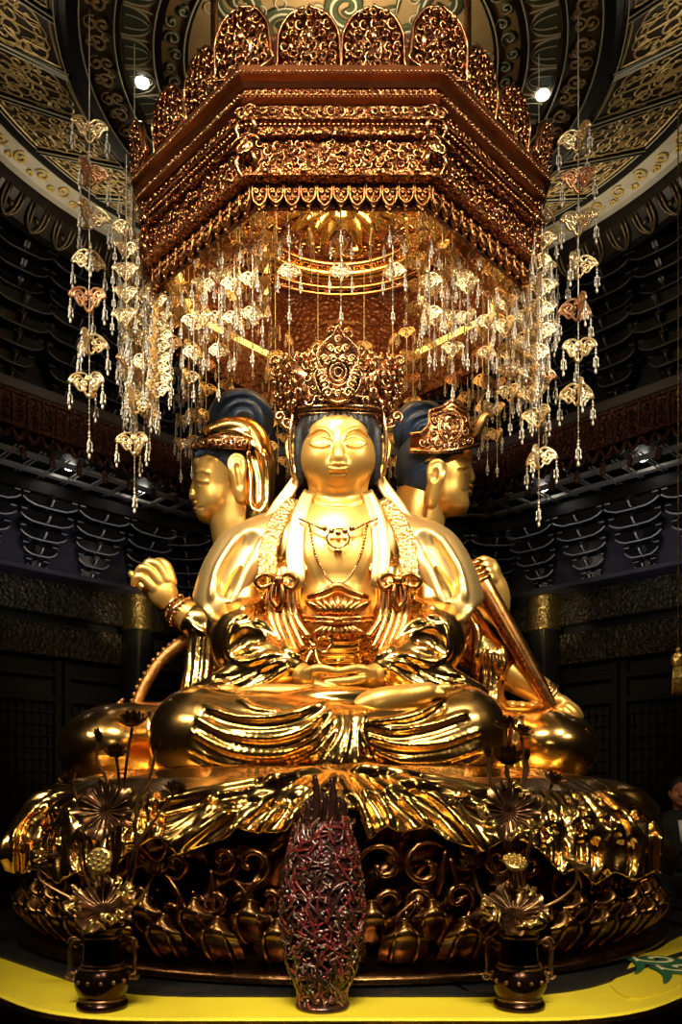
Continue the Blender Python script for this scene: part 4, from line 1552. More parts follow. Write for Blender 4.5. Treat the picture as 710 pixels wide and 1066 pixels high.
def side_relief():
    """scrolls standing off one side (front side; the others are turned copies)"""
    r2 = random.Random(5)
    b = MB()

    def row(z, ap, r, step, jit=.2, double=True):
        w = ap * T8 * .97
        n = int(2 * w / step)
        for k in range(n):
            x = -w + (k + .5) * 2 * w / n
            h = 1 if x < 0 else -1
            c = np.array((x + r2.uniform(-1, 1) * step * jit, -ap - .004, z + r2.uniform(-1, 1) * r * jit))
            s = spiral(c, (h, 0, 0), (0, 0, r2.choice((-1, 1))), r * r2.uniform(.85, 1.15), 1.25, 12, 1, r2.uniform(0, 6.3) if double else 0.4)
            s[:, 1] -= np.linspace(0, .012, 12)
            b.tube(s, [.004, .007, .008], 5)
    for z in (4.735, 4.70, 4.665, 4.63):
        row(z, 1.068, .024, .052, .5)
    eight(b.build('wall_scrolls', 'copper_bright', can))
    b = MB()
    row(4.872, 1.098, .024, .05, .2, False)
    eight(b.build('frieze_scrolls', 'copper_bright', can))
    b = MB()
    row(4.958, 1.103, .014, .035, .2, False)
    eight(b.build('frieze_scrolls', 'copper_bright', can))
    for ap, z, r, n in ((1.137, 4.922, .009, 44), (1.117, 4.797, .010, 40), (1.162, 5.012, .008, 48)):
        w = ap * T8
        b = MB()
        for k in range(n):
            b.ball((-w + (k + .5) * 2 * w / n, -ap, z), r, 6, 4)
        eight(b.build('bead_row', 'copper_bright', can))
    for k in range(5):
        b = MB()
        b.ball((-.36 + k * .18, -1.105, 4.586), .016, 8, 6)
        eight(b.build('stud', 'copper_bright', can))
    # hanging fringe of tongue-shaped leaves under a row of cloud heads
    b = MB()
    n = 11
    w = 1.045 * T8
    for k in range(n):
        x = -w + (k + .5) * 2 * w / n
        hw = w / n * .94
        h = .115 if k % 2 == 0 else .10
        poly = [(-hw, 0), (-hw, -h * .55), (-hw * .7, -h * .82), (0, -h), (hw * .7, -h * .82), (hw, -h * .55), (hw, 0)]
        b.prism(poly, (x, -1.045, 4.565), (1, 0, 0), (0, 0, 1), (0, -1, 0), .014)
        b.tube(cat_path([(x + p[0] * .92, -1.056, 4.565 + p[1] * .94) for p in poly], 18), .007, 5)
        for sx in (-1, 1):
            b.tube(spiral((x + sx * hw * .45, -1.058, 4.525), (sx, 0, 0), (0, 0, 1), hw * .42, 1.2, 12), [.004, .007, .007], 5)
        b.tube(spiral((x, -1.056, 4.49), (1, 0, 0), (0, 0, 1), hw * .42, 1.3, 12), [.004, .007, .007], 5)
        b.ball((x, -1.052, 4.565 - h - .012), .012, 6, 4)
    eight(b.build('fringe', 'copper_fringe', can))


M['copper_fringe'] = mat('golden_copper_fringe', (0.34, 0.145, 0.05), 0.95, 0.30, (0.22, 0.085, 0.03), 20, bump=.4, bscale=50, btype='carved', dist=.008)
side_relief()


def crest():
    b = MB()
    W2, H2 = .148, .265
    half = [(0, H2), (.018, H2 * .955), (.045, H2 * .93), (.085, H2 * .86), (.115, H2 * .74), (.140, H2 * .58), (W2 - .004, H2 * .40), (.146, H2 * .2), (.130, 0)]
    poly = half + [(-x, z) for x, z in half[::-1][:-1]]
    b.prism(poly, (0, 0, 0), (1, 0, 0), (0, 0, 1), (0, -1, 0), .03)
    b.tube(cat_path([(x, -.018, z) for x, z in poly[:17]], 50), .008, 6)
    r2 = random.Random(9)
    for z in np.arange(.025, H2 - .03, .040):
        hw = np.interp(z, [0, .2 * H2, .4 * H2, .58 * H2, .74 * H2, .86 * H2, .95 * H2], [.120, .135, .135, .128, .10, .072, .03])
        n = max(1, int(2 * hw / .042))
        for k in range(n):
            x = -hw + (k + .5) * 2 * hw / n
            s = spiral((x + r2.uniform(-.006, .006), -.016, z + r2.uniform(-.006, .006)), (1 if x < 0 else -1, 0, 0), (0, 0, 1), .025, 1.25, 12, r2.choice((-1, 1)), r2.uniform(0, 6.3))
            s[:, 1] -= np.linspace(0, .016, 12)
            b.tube(s, [.004, .008, .009], 5)
    b.ball((0, -.02, H2 * .55), (.022, .014, .03), 8, 6)
    src = None
    for i in range(8):
        for q in range(3):
            if src is None:
                o = src = b.build('crest_plaque', 'copper_bright', can)
            else:
                o = src.copy()
                link(o, can)
            a0 = i * PI / 4
            if q == 0:
                ang = a0 - PI / 8
                R = 1.10 / math.cos(PI / 8)
                p = (R * math.sin(ang), -R * math.cos(ang))
                rz = ang
            else:
                x = (-1 / 3 if q == 1 else 1 / 3) * 1.10 * T8
                p = (math.cos(a0) * x + math.sin(a0) * 1.10, math.sin(a0) * x - math.cos(a0) * 1.10)
                rz = a0
            o.location = (p[0], p[1], 5.05)
            o.rotation_euler = (.16, 0, rz)
            if q == 0:
                o.scale = (1.02, 1, 1.06)
    # bosses on the corners
    for i in range(8):
        ang = i * PI / 4 - PI / 8
        b = MB()
        R = 1.08 / math.cos(PI / 8)
        for z, r in ((4.70, .045), (4.86, .03)):
            c = np.array((R * math.sin(ang), -R * math.cos(ang), z))
            e = np.array((math.cos(ang), math.sin(ang), 0))
            nn = np.array((math.sin(ang), -math.cos(ang), 0))
            b.ball(c, r, 10, 7)
            for sx in (-1, 1):
                b.tube(spiral(c + nn * .03 + sx * e * .02, e * sx, (0, 0, 1), r * 1.3, 1.3, 14), [.006, .011, .01], 6)
                b.tube(cat_path([c + nn * .02, c + sx * e * .05 + np.array((0, 0, -.06)) + nn * .02, c + sx * e * .02 + np.array((0, 0, -.13))], 10), [.012, .016, .004], 6)
        b.build('corner_boss', 'copper_bright', can)


crest()


def canopy_inside():
    b = MB()
    b.tube([(.75 * math.cos(a), .75 * math.sin(a), 5.27) for a in np.linspace(0, 2 * PI, 72, endpoint=False)], .075, 12, closed=True, flat=.6)
    b.build('gold_ring', 'gold', can)
    b = MB()
    for r in (.60, .86, .94):
        b.tube([(r * math.cos(a), r * math.sin(a), 5.26) for a in np.linspace(0, 2 * PI, 64, endpoint=False)], .022, 8, closed=True)
    r2 = random.Random(2)
    for k in range(60):
        a = k * 2 * PI / 60
        for r, q in ((.90, .035), (.66, .035), (.51, .05)):
            if r == .51 and k % 2:
                continue
            b.tube(spiral((r * math.cos(a), r * math.sin(a), 5.275), (math.cos(a), math.sin(a), 0), (-math.sin(a), math.cos(a), 0), q, 1.3, 12, 1 if k % 2 else -1, k), [.006, .011, .012], 5)
    b.build('ceiling_scrolls', 'copper_bright', can)
    b = MB()
    for row, (r0, r1, n, z) in enumerate(((.05, .40, 20, 5.25), (.03, .24, 14, 5.21))):
        for k in range(n):
            a = k * 2 * PI / n + row * .1
            P = [(r * math.cos(a), r * math.sin(a), z + .03 * math.sin(t * PI) - .03 * t) for t, r in ((t, r0 + (r1 - r0) * t) for t in np.linspace(0, 1, 8))]
            b.tube(P, [.012, .035, .05, .045, .012], 8, flat=.35, up=(0, 0, 1))
    b.ball((0, 0, 5.19), (.08, .08, .05), 14, 8)
    for k in range(6):
        a = k * PI / 3 + .3
        b.ball((.45 * math.cos(a), .45 * math.sin(a), 5.24), (.06, .06, .035), 10, 6)
    b.build('lotus_boss', 'gold', can)
    for x, y in ((-.80, -.35), (.80, -.35), (-.35, .80), (.35, .80), (.62, -.62), (-.62, -.62), (0, -.88)):
        b = MB()
        b.lathe([(0, 5.288), (.022, 5.286), (.03, 5.283), (.034, 5.29), (.034, 5.30)], 14, (x, y, 0))
        b.build('downlight', 'lamp_white', can)
    for k in range(4):
        a = k * PI / 2 + PI / 4
        b = MB()
        b.tube([(.95 * math.cos(a), .95 * math.sin(a), z) for z in (5.3, 5.6, 6.02)], .02, 8)
        b.build('suspension_rod', 'bronze', can)


canopy_inside()
# ---------------------------------------------------------------- round painted ceiling
M['panel_dark'] = mat('dark_painted_panel', (0.012, 0.009, 0.006), 0.1, 0.45, (0.020, 0.014, 0.008), 6)
M['panel_gold'] = mat('painted_gold_line', (0.50, 0.36, 0.15), 0.35, 0.42, (0.38, 0.26, 0.10), 6)
M['paint_black'] = mat('black_lacquer', (0.008, 0.008, 0.009), 0.0, 0.3)
M['paint_tan'] = mat('tan_painted_ground', (0.36, 0.25, 0.11), 0.0, 0.5, (0.30, 0.20, 0.085), 5)
M['paint_brown'] = mat('brown_painted_ground', (0.24, 0.15, 0.055), 0.0, 0.5, (0.18, 0.11, 0.04), 5)
M['paint_umber'] = mat('umber_painted_ground', (0.085, 0.058, 0.028), 0.0, 0.5, (0.06, 0.04, 0.018), 5)
M['paint_green'] = mat('dark_green_paint', (0.050, 0.060, 0.026), 0.0, 0.5)
M['paint_cream'] = mat('cream_paint', (0.46, 0.42, 0.28), 0.0, 0.5)
M['ring_white'] = mat('ivory_ring_paint', (0.52, 0.48, 0.36), 0.0, 0.45, (0.44, 0.41, 0.33), 7)
M['ring_yellow'] = mat('yellow_gold_paint', (0.72, 0.50, 0.12), 0.2, 0.4)
M['dark_wood'] = mat('black_brown_wood', (0.012, 0.009, 0.007), 0.1, 0.32, (0.018, 0.013, 0.010), 8)

ceil = bpy.data.objects.new('ceiling', None)
ceil.location = (0, 5, 0)
link(ceil)
ceil['kind'] = 'structure'


def pol(r, a, z):
    return np.array((r * math.cos(a), r * math.sin(a), z))


def ring(prof, name, m, n=112, closed=True):
    b = MB()
    b.lathe(prof + ([prof[0]] if closed else []), n, cap=False)
    return b.build(name, m, ceil, smooth=False)


ZI, ZO = 5.99, 6.45
ring([(0.001, ZI + .03), (.92, ZI + .01), (.92, ZI + .06), (.001, ZI + .08)], 'ceiling_centre', 'paint_tan')
ring([(.92, ZI - .01), (.945, ZI - .02), (.95, ZI + .05), (.92, ZI + .05)], 'ceiling_molding', 'paint_black')
ring([(.95, ZI), (1.075, ZI), (1.075, ZI + .05), (.95, ZI + .05)], 'ceiling_floral_ring', 'paint_brown')
ring([(1.075, ZI - .02), (1.125, ZI - .02), (1.125, ZI + .05), (1.075, ZI + .05)], 'ceiling_molding', 'paint_black')
ring([(1.125, ZI - .005), (1.31, ZI - .005), (1.31, ZI + .05), (1.125, ZI + .05)], 'ceiling_petal_ring', 'paint_brown')
ring([(1.31, ZI - .02), (1.35, ZI - .02), (1.35, ZI + .05), (1.31, ZI + .05)], 'ceiling_molding', 'paint_black')
ring([(1.35, ZI), (1.52, ZI), (1.52, ZI + .05), (1.35, ZI + .05)], 'ceiling_cloud_ring', 'paint_umber')
ring([(1.52, ZI - .03), (1.60, ZI - .03), (1.66, ZI + .02), (1.66, ZI + .08), (1.52, ZI + .05)], 'ceiling_molding', 'paint_black')
ring([(2.50, ZO - .03), (2.60, ZO - .01), (2.60, ZO + .06), (2.50, ZO + .06)], 'ceiling_molding', 'paint_black')
ring([(2.60, ZO - .005), (2.72, ZO - .02), (2.76, ZO - .05), (2.82, ZO - .05), (2.84, ZO + .05), (2.60, ZO + .05)], 'ceiling_ivory_ring', 'ring_white')
ring([(2.84, ZO - .02), (2.88, ZO - .10), (3.02, ZO - .22), (3.10, ZO - .22), (3.10, ZO + .05), (2.84, ZO + .05)], 'ceiling_dark_cove', 'dark_wood')


def zc(r):
    return np.interp(r, [1.66, 2.50], [ZI + .03, ZO - .02])


def flat_tube(b, P, r, n=5):
    b.tube(P, r, n, flat=.45, up=(0, 0, 1))


def ceiling_art():
    # the wedge panels between the two rings, gilded scroll-work on each
    N = 28
    da = 2 * PI / N
    src = None
    b = MB()
    fr = MB()
    r2 = random.Random(21)
    h = da / 2 - .012

    def q(r, v):
        """panel space: r radius, v tangential -1..1"""
        return pol(r, v * h, zc(r) - .006)
    n = 8
    vs = [pol(r, v * h, zc(r)) for r in (1.67, 2.49) for v in np.linspace(-1, 1, n)]
    b.add(vs, [(i, i + 1, n + i + 1, n + i) for i in range(n - 1)])
    vs2 = [pol(r, v * h, zc(r) + .04) for r in (1.67, 2.49) for v in np.linspace(-1, 1, n)]
    b.add(vs2, [(i, n + i, n + i + 1, i + 1) for i in range(n - 1)])
    b.mi = 1
    for rr, vv in ((1.70, .93), (2.46, .96)):
        pass
    P = [q(1.70, v) for v in np.linspace(-.9, .9, 8)] + [q(r, .93) for r in np.linspace(1.75, 2.44, 8)] + [q(2.46, v) for v in np.linspace(.92, -.92, 8)] + [q(r, -.93) for r in np.linspace(2.44, 1.75, 8)]
    b.tube(P, .008, 5, closed=True, flat=.5, up=(0, 0, 1))
    for s in (-1, 1):
        for k, (r, v, rad, a0, hd) in enumerate(((1.82, .55, .085, 0, 1), (1.95, .30, .08, 2, -1), (2.02, .68, .09, 1, 1), (2.14, .38, .10, 3, -1), (2.20, .74, .075, 0, 1),
                                                 (2.30, .42, .10, 1.5, 1), (2.37, .78, .065, 4, -1), (1.78, .2, .05, 2, 1), (2.38, .15, .06, 0, 1), (2.08, .12, .06, 5, -1), (1.90, .82, .05, 2, -1))):
            c = q(r, s * v * .9)
            e = np.array((math.cos(s * v * h), math.sin(s * v * h), .48))
            t = np.array((0, s, 0))
            sp = spiral(c, e, t, rad, 1.3, 18, hd, a0)
            flat_tube(b, sp, [.004, .0085, .008, .007])
            tail = cat_path([sp[0], sp[0] + (c - sp[0]) * .4 + e * .08 * (1 if k % 2 else -1), sp[0] + e * .15 * (1 if k % 2 else -1)], 6)
            flat_tube(b, tail, [.007, .003])
    flat_tube(b, [q(1.74, 0), q(2.0, 0), q(2.2, 0), q(2.42, 0)], [.004, .012, .012, .004])
    for k in range(N):
        if src is None:
            o = src = b.build('ceiling_panel', ['panel_dark', 'panel_gold'], ceil, smooth=False)
        else:
            o = src.copy()
            link(o, ceil)
        o.rotation_euler = (0, 0, (k + .5) * da)
    # divider bars with paired light lines
    f = MB()
    vs = [pol(1.66, 0, zc(1.66) - .012), pol(2.5, 0, zc(2.5) - .012)]
    f.tube(vs, .022, 4)
    f.mi = 1
    for s in (-1, 1):
        f.tube([v + np.array((0, s * .017, -.014)) for v in vs], .005, 5)
    s0 = None
    for k in range(N):
        if s0 is None:
            o = s0 = f.build('ceiling_rib', ['paint_black', 'paint_cream'], ceil, smooth=False)
        else:
            o = s0.copy()
            link(o, ceil)
        o.rotation_euler = (0, 0, k * da)
    # thin light circles
    b = MB()
    for r, z in ((1.665, ZI - .005), (1.34, ZI - .024), (1.53, ZI - .034), (2.50, ZO - .034), (2.595, ZO - .02), (.945, ZI - .024), (1.12, ZI - .024)):
        b.tube([pol(r, a, z) for a in np.linspace(0, 2 * PI, 120, endpoint=False)], .005, 5, closed=True)
    b.build('ceiling_line', 'paint_cream', ceil)
    # yellow scrolls on the ivory ring
    b = MB()
    M2 = 84
    for k in range(M2):
        a = k * 2 * PI / M2
        for r, rad, s in ((2.68, .06, 1), (2.73, .035, -1)):
            c = pol(r, a + (.03 if s < 0 else 0), ZO - .026 - (r - 2.68) * .2)
            flat_tube(b, spiral(c, (math.cos(a), math.sin(a), -.1), (-math.sin(a), math.cos(a), 0), rad, 1.25, 14, s if k % 2 else -s, k * 1.3), [.006, .013, .012])
    b.build('ceiling_ring_scrolls', 'ring_yellow', ceil)
    # leaf dentils under the cove
    b = MB()
    M3 = 76
    for k in range(M3):
        a = k * 2 * PI / M3
        e = np.array((-math.sin(a), math.cos(a), 0))
        rr = np.array((math.cos(a), math.sin(a), 0))
        for w in (.085, .05):
            P = [pol(2.87, a, ZO - .10) - e * w, pol(2.96, a, ZO - .20) - e * w * .9, pol(3.02, a, ZO - .25), pol(2.96, a, ZO - .20) + e * w * .9, pol(2.87, a, ZO - .10) + e * w]
            b.tube(cat_path(P, 12), .014, 5)
        b.ball(pol(2.94, a, ZO - .19), .026, 6, 4)
    b.build('ceiling_leaf_cove', 'cove_leaf', ceil)
    # cloud ring
    b = MB()
    for k in range(36):
        a = k * 2 * PI / 36
        for (dr, dv, rad, hd, a0) in ((0, 0, .06, 1, 0), (.035, .5, .05, -1, 2), (-.035, .5, .05, 1, 4), (.05, .05, .035, 1, 1), (-.05, .2, .03, -1, 3)):
            aa = a + dv * 2 * PI / 36
            flat_tube(b, spiral(pol(1.435 + dr, aa, ZI - .006), (math.cos(aa), math.sin(aa), 0), (-math.sin(aa), math.cos(aa), 0), rad, 1.35, 16, hd, a0), [.005, .011, .011])
    b.build('ceiling_clouds', 'panel_gold', ceil)
    # upright petals with cream edges
    b = MB()
    M4 = 40
    for k in range(M4):
        a = k * 2 * PI / M4
        w = 2 * PI / M4 * .44
        pts = [(1.30, -w), (1.24, -w), (1.17, -w * .7), (1.135, 0), (1.17, w * .7), (1.24, w), (1.30, w)]
        b.mi = 0
        vs = [pol(r, a + v, ZI - .008) for r, v in pts]
        b.add(vs, [tuple(range(7))])
        b.mi = 1
        flat_tube(b, cat_path(vs, 16), .006)
        flat_tube(b, cat_path([pol(1.15 + (r - 1.135) * .8, a + v * .45, ZI - .010) for r, v in pts], 14), .004)
        b.tube([pol(1.14, a + w * 1.12, ZI - .012), pol(1.30, a + w * 1.12, ZI - .012)], [.004, .008, .004], 5)
    b.build('ceiling_petals', ['paint_green', 'paint_cream'], ceil, smooth=False)
    # floral brown ring
    b = MB()
    for k in range(22):
        a = k * 2 * PI / 22
        for j, (dr, dv, rad, hd) in enumerate(((0, 0, .05, 1), (.02, .35, .035, -1), (-.025, .65, .04, 1))):
            aa = a + dv * 2 * PI / 22
            b.mi = 0
            sp = spiral(pol(1.012 + dr, aa, ZI - .006), (math.cos(aa), math.sin(aa), 0), (-math.sin(aa), math.cos(aa), 0), rad, 1.2, 16, hd, k + j)
            flat_tube(b, sp, [.008, .018, .016])
            b.mi = 1
            flat_tube(b, sp + np.array((0, 0, -.006)), [.002, .005, .004])
    b.build('ceiling_flowers', ['paint_green', 'paint_cream'], ceil)
    # big green cloud swirls in the centre
    b = MB()
    r3 = random.Random(4)
    spots = [(.74, k * 2 * PI / 10 + r3.uniform(-.1, .1), .13) for k in range(10)] + [(.46, k * 2 * PI / 7 + .3, .12) for k in range(7)] + [(.2, k * 2 * PI / 3, .1) for k in range(3)]
    for i, (r, a, rad) in enumerate(spots):
        c = pol(r, a, ZI + .005)
        hd = 1 if i % 2 else -1
        t = a + i
        e, f2 = np.array((math.cos(t), math.sin(t), 0)), np.array((-math.sin(t), math.cos(t), 0))
        sp = spiral(c, e, f2, rad, 1.2, 26, hd, 0)
        tail = cat_path([sp[0] + f2 * -hd * .22 + e * .04, sp[0] + f2 * -hd * .1, sp[0]], 8)[:-1]
        P = np.concatenate([tail, sp])
        b.mi = 0
        b.tube(P, [.008, .03, .045, .04, .03], 8, flat=.2, up=(0, 0, 1))
        b.mi = 1
        e2 = np.array((0, 0, -.008))
        flat_tube(b, P + e2, [.003, .008, .010, .008, .006])
        sp2 = spiral(c, e, f2, rad + .045, .62, 16, hd, .2)
        flat_tube(b, sp2 + e2 * .3, [.004, .008, .004])
        for k in range(4):
            w = .6 + k * .75
            cc = c + (e * math.cos(w) + f2 * hd * math.sin(w)) * (rad + .045)
            b.tube([cc + (e * math.cos(v) + f2 * math.sin(v)) * .032 for v in np.linspace(0, 2 * PI, 10, endpoint=False)], .004, 4, closed=True)
    b.build('ceiling_cloud_swirls', ['paint_green', 'paint_cream'], ceil)
    for px, py in ((148, 84), (565, 97)):
        d = (ZI - CZ) * F / (HY - py)
        x = (px - CX) * d / F
        b = MB()
        b.lathe([(0, ZI - .022), (.030, ZI - .022), (.040, ZI - .018), (.042, ZI)], 18, (x, d - 5, 0))
        b.build('ceiling_downlight', 'lamp_white', ceil)


M['cove_leaf'] = mat('dark_gilt_leaf', (0.10, 0.07, 0.035), 0.6, 0.36, (0.06, 0.04, 0.02), 12)
ceiling_art()
# ---------------------------------------------------------------- the dark hall behind
M['floor_dark'] = mat('dark_stone_floor', (0.014, 0.012, 0.010), 0.0, 0.22, (0.02, 0.017, 0.013), 4)
M['wall_dark'] = mat('black_stained_wall', (0.003, 0.0028, 0.0025), 0.0, 0.5, (0.005, 0.0045, 0.004), 4)
M['beam_paint'] = mat('dark_gilded_beam', (0.007, 0.006, 0.004), 0.2, 0.38, (0.06, 0.045, 0.022), 22, bump=.6, bscale=26, btype='carved', dist=.02)
M['red_carving'] = mat('dark_red_carved_wood', (0.10, 0.026, 0.012), 0.2, 0.42, (0.06, 0.018, 0.010), 14, bump=.8, bscale=40, btype='carved', dist=.02)
M['bracket_black'] = mat('black_lacquer_bracket', (0.010, 0.010, 0.011), 0.0, 0.16, coat=.4)
M['highlight_edge'] = mat('highlight_edge_paint', (0.66, 0.66, 0.68), 0.3, 0.30)  # highlights on the glossy lacquer, put in as pale edge tubes
M['dim_edge'] = mat('dim_highlight_edge', (0.13, 0.12, 0.12), 0.3, 0.30)  # darker copy of the edge highlights, for the dim upper tier
M['soffit'] = mat('grey_violet_soffit', (0.055, 0.05, 0.068), 0.0, 0.5, (0.035, 0.032, 0.045), 3)
M['rail_grey'] = mat('grey_painted_rail', (0.30, 0.28, 0.25), 0.1, 0.45)
M['col_gold'] = mat('gilded_column_band', (0.55, 0.40, 0.13), 0.9, 0.36, (0.30, 0.20, 0.06), 30, bump=.6, bscale=40, btype='carved', dist=.01)
M['col_black'] = mat('dark_lacquered_column', (0.020, 0.019, 0.018), 0.0, 0.28, coat=.3)
A_W = 4.483          # apothem of the hall octagon


def structure(o):
    o['kind'] = 'structure'
    return o


b = MB()
b.prism([(-7.2, -3.0), (7.2, -3.0), (7.2, 10.6), (-7.2, 10.6)], (0, 0, -.05), (1, 0, 0), (0, 1, 0), (0, 0, 1), .1)
structure(b.build('floor', 'floor_dark', smooth=False))


class Wall:
    """frame on one wall: u along it, o out of it towards the hall, z up"""

    def __init__(s, ang, ap=A_W):
        s.n = np.array((math.sin(ang), math.cos(ang), 0.0))      # towards outside
        s.t = np.array((math.cos(ang), -math.sin(ang), 0.0))
        s.c = np.array((0, 5.0, 0)) + s.n * ap
        s.ang = ang

    def p(s, u, o, z):
        return s.c + s.t * u - s.n * o + np.array((0, 0, z))

    def box(s, b, u, o, z, su, so, sz, bev=.006):
        b.box(s.p(u, o, z), (su, so, sz), -s.ang, bev)


M['upper_soffit'] = mat('brown_grey_soffit', (0.075, 0.055, 0.042), 0.0, 0.5, (0.055, 0.042, 0.034), 3)
half = A_W * T8 if 'T8' in globals() else A_W * math.tan(PI / 8)
walls = {'left': Wall(-PI / 4), 'right': Wall(PI / 4), 'back': Wall(0)}
SRC = {}


def inst(key, maker, loc, rz, parent=None, label=None, cat=None, group=None, scale=1.0):
    """first call builds the thing (parts about the origin), later calls copy the tree"""
    if key not in SRC:
        SRC[key] = o = maker()
    else:
        o = copy_tree(SRC[key])
    o.location = loc
    o.rotation_euler = (0, 0, rz)
    o.scale = (scale,) * 3
    if label:
        tag(o, label, cat, group)
    return o


def make_bracket(edge='highlight_edge'):
    """stacked bow-arm bracket set; origin at the foot of its back, front towards -y"""
    root = bpy.data.objects.new('bracket_set', None)
    link(root)
    b = MB()
    e = MB()
    for k in range(5):
        z = .02 + k * .135
        w = (.10, .17, .235, .265, .275)[k]
        out = .07 + k * .075
        # arm along the wall: boat-shaped beam with upturned ends
        prof = [(-w, .085), (-w, .045), (-w * .82, .012), (-w * .55, -.012), (-.03, -.016), (.03, -.016), (w * .55, -.012), (w * .82, .012), (w, .045), (w, .085)]
        b.prism(prof, (0, -out, z), (1, 0, 0), (0, 0, 1), (0, -1, 0), .055)
        e.tube([(x, -out - .028, z + zz - .003) for x, zz in prof[1:-1]], .0075, 5)
        # arm projecting into the hall
        b.prism([(-.02, .085), (-.02, -.01), (out * .7, -.014), (out + .05, .012), (out + .09, .05), (out + .09, .085)], (0, 0, z), (0, -1, 0), (0, 0, 1), (1, 0, 0), .05)
        e.tube([(0, -out * .8, z - .014), (0, -out - .05, z + .012), (0, -out - .09, z + .05)], .010, 5)
        for x in (-w * .88, 0, w * .88):
            b.box((x, -out, z + .103), (.062, .066, .034), 0, .008)
            if x:
                e.tube([(x - .028, -out - .034, z + .088), (x + .028, -out - .034, z + .088)], .005, 5)
        for sx in (-1, 1):
            if k > 0:
                b.box((sx * w * .5, -out * .55, z + .04), (.045, out, .05), 0, .006)
    b.build('bow_arms', 'bracket_black', root, smooth=False)
    e.build('highlight_edging', edge, root)
    return root


def hall_wall(side):
    w = walls[side]
    b = MB()
    w.box(b, 0, -.08, 3.4, 2 * half + .3, .16, 6.8, 0)
    structure(b.build('wall_' + side, 'wall_dark', smooth=False))
    if side == 'back':
        us = [k * .57 for k in range(-3, 4)]
    else:
        sg = 1 if side == 'left' else -1
        u_col = sg * 1.186             # the column stands here
        us = [u_col + k * .57 for k in range(-5, 4)]
    us = [u for u in us if abs(u) < half - .12]
    # lower bracket row with its soffit and beams
    b = MB()
    w.box(b, 0, .20, 3.80, 2 * half + .1, .40, .05)
    structure(b.build('trim_1', 'soffit', smooth=False))
    b = MB()
    w.box(b, 0, .10, 4.15, 2 * half + .05, .05, .66)
    structure(b.build('trim_2', 'soffit', smooth=False))
    for z0, z1, o, nm, m in ((3.44, 3.78, .13, 'trim_3', 'beam_paint'), (3.02, 3.36, .10, 'trim_4', 'beam_paint'), (4.52, 4.66, .42, 'trim_5', 'wall_dark')):
        b = MB()
        w.box(b, 0, o / 2, (z0 + z1) / 2, 2 * half + .1, o, z1 - z0, .01)
        for k in range(-16, 17):
            if z0 < 4 and k % 4:
                continue
        if z0 < 4:
            for zz in (z0 + .02, z1 - .02):
                w.box(b, 0, o + .004, zz, 2 * half, .02, .016, 0)
            for k in range(-8, 9):
                for dx in (-.03, .03):
                    w.box(b, k * .2336 + dx, o + .003, (z0 + z1) / 2, .012, .014, z1 - z0 - .08, 0)
        structure(b.build(nm, m, smooth=False))
    names = {'left': 'left-hand wall', 'right': 'right-hand wall', 'back': 'back wall'}
    us.sort(reverse=(side == 'left'))
    for i, u in enumerate(us):
        lab = 'black highlight-edged bracket set, %s from the %s on the %s' % (ORD[i], 'left' if side == 'back' else 'rear corner', names[side])
        inst('br', make_bracket, w.p(u, .10, 3.83), -w.ang, None, lab, 'bracket', 'bracket sets along the %s' % names[side])
    # latticed doors under the beams
    n = 5
    for k in range(n):
        u0 = -half + (k + .5) * 2 * half / n
        b = MB()
        wd = 2 * half / n - .10
        for dx in (-wd / 2, wd / 2):
            w.box(b, u0 + dx, .05, 1.5, .07, .07, 3.0)
        for zz in (.05, .95, 1.15, 2.85, 2.6):
            w.box(b, u0, .05, zz, wd, .06, .06)
        w.box(b, u0, .02, .5, wd, .03, .9)
        for q in range(1, 8):
            w.box(b, u0 - wd / 2 + q * wd / 8, .035, 1.87, .014, .02, 1.5, 0)
        for q in range(1, 12):
            w.box(b, u0, .035, 1.15 + q * .12, wd, .018, .014, 0)
        structure(b.build('door_%d' % (k + 1), 'door_wood', smooth=False))
    # columns
    for u in ((u_col,) if side != 'back' else (-1.3, 1.3)):
        c = w.p(u, .17, 0)
        b = MB()
        b.lathe([(.0, 0), (.24, 0), (.24, .12), (.19, .2), (.165, .26), (.165, 3.40), (.0, 3.40)], 28, c)
        structure(b.build('trim_6', 'col_black'))
        b = MB()
        b.lathe([(.0, 3.40), (.172, 3.40), (.176, 3.42), (.172, 3.44), (.172, 3.74), (.178, 3.76), (.172, 3.80), (.0, 3.80)], 28, c)
        structure(b.build('trim_7', 'col_gold'))
    # hanging carved valance and its lattice gallery
    b = MB()
    L = 2 * half - .9 * 0
    o = .95
    hl = (A_W - o) * math.tan(PI / 8)
    w.box(b, 0, o, 4.99, 2 * hl, .05, .30)
    for zz in (4.845, 5.135):
        w.box(b, 0, o + .02, zz, 2 * hl, .05, .03)
    nn = 22
    for k in range(nn + 1):
        w.box(b, -hl + k * 2 * hl / nn, o + .03, 4.99, .018, .03, .27, 0)
    for k in range(nn):
        u = -hl + (k + .5) * 2 * hl / nn
        sw = 2 * hl / nn
        pts = [w.p(u - sw * .45, o, 4.84), w.p(u - sw * .3, o, 4.79), w.p(u, o, 4.74), w.p(u + sw * .3, o, 4.79), w.p(u + sw * .45, o, 4.84)]
        b.tube(cat_path(pts, 9), .02, 5)
        for q in range(3):
            sp = spiral(w.p(u, o + .03, 4.92 + q * .07), w.t, (0, 0, 1), .035, 1.2, 10, 1 if (k + q) % 2 else -1, k)
            b.tube(sp, .008, 4)
    structure(b.build('trim_8', 'red_carving', smooth=False))
    b = MB()
    for k in range(nn // 2 + 1):
        u = -hl + k * 4 * hl / nn
        if abs(u) > hl:
            continue
        P = w.p(u, o - .06, 0)
        b.tube([P + np.array((0, 0, 4.86)), P + np.array((0, 0, 4.72))], .008, 5)
        b.lathe([(.0, 4.60), (.024, 4.61), (.03, 4.65), (.022, 4.70), (.03, 4.715), (.0, 4.73)], 8, P)
    structure(b.build('trim_9', 'red_carving'))
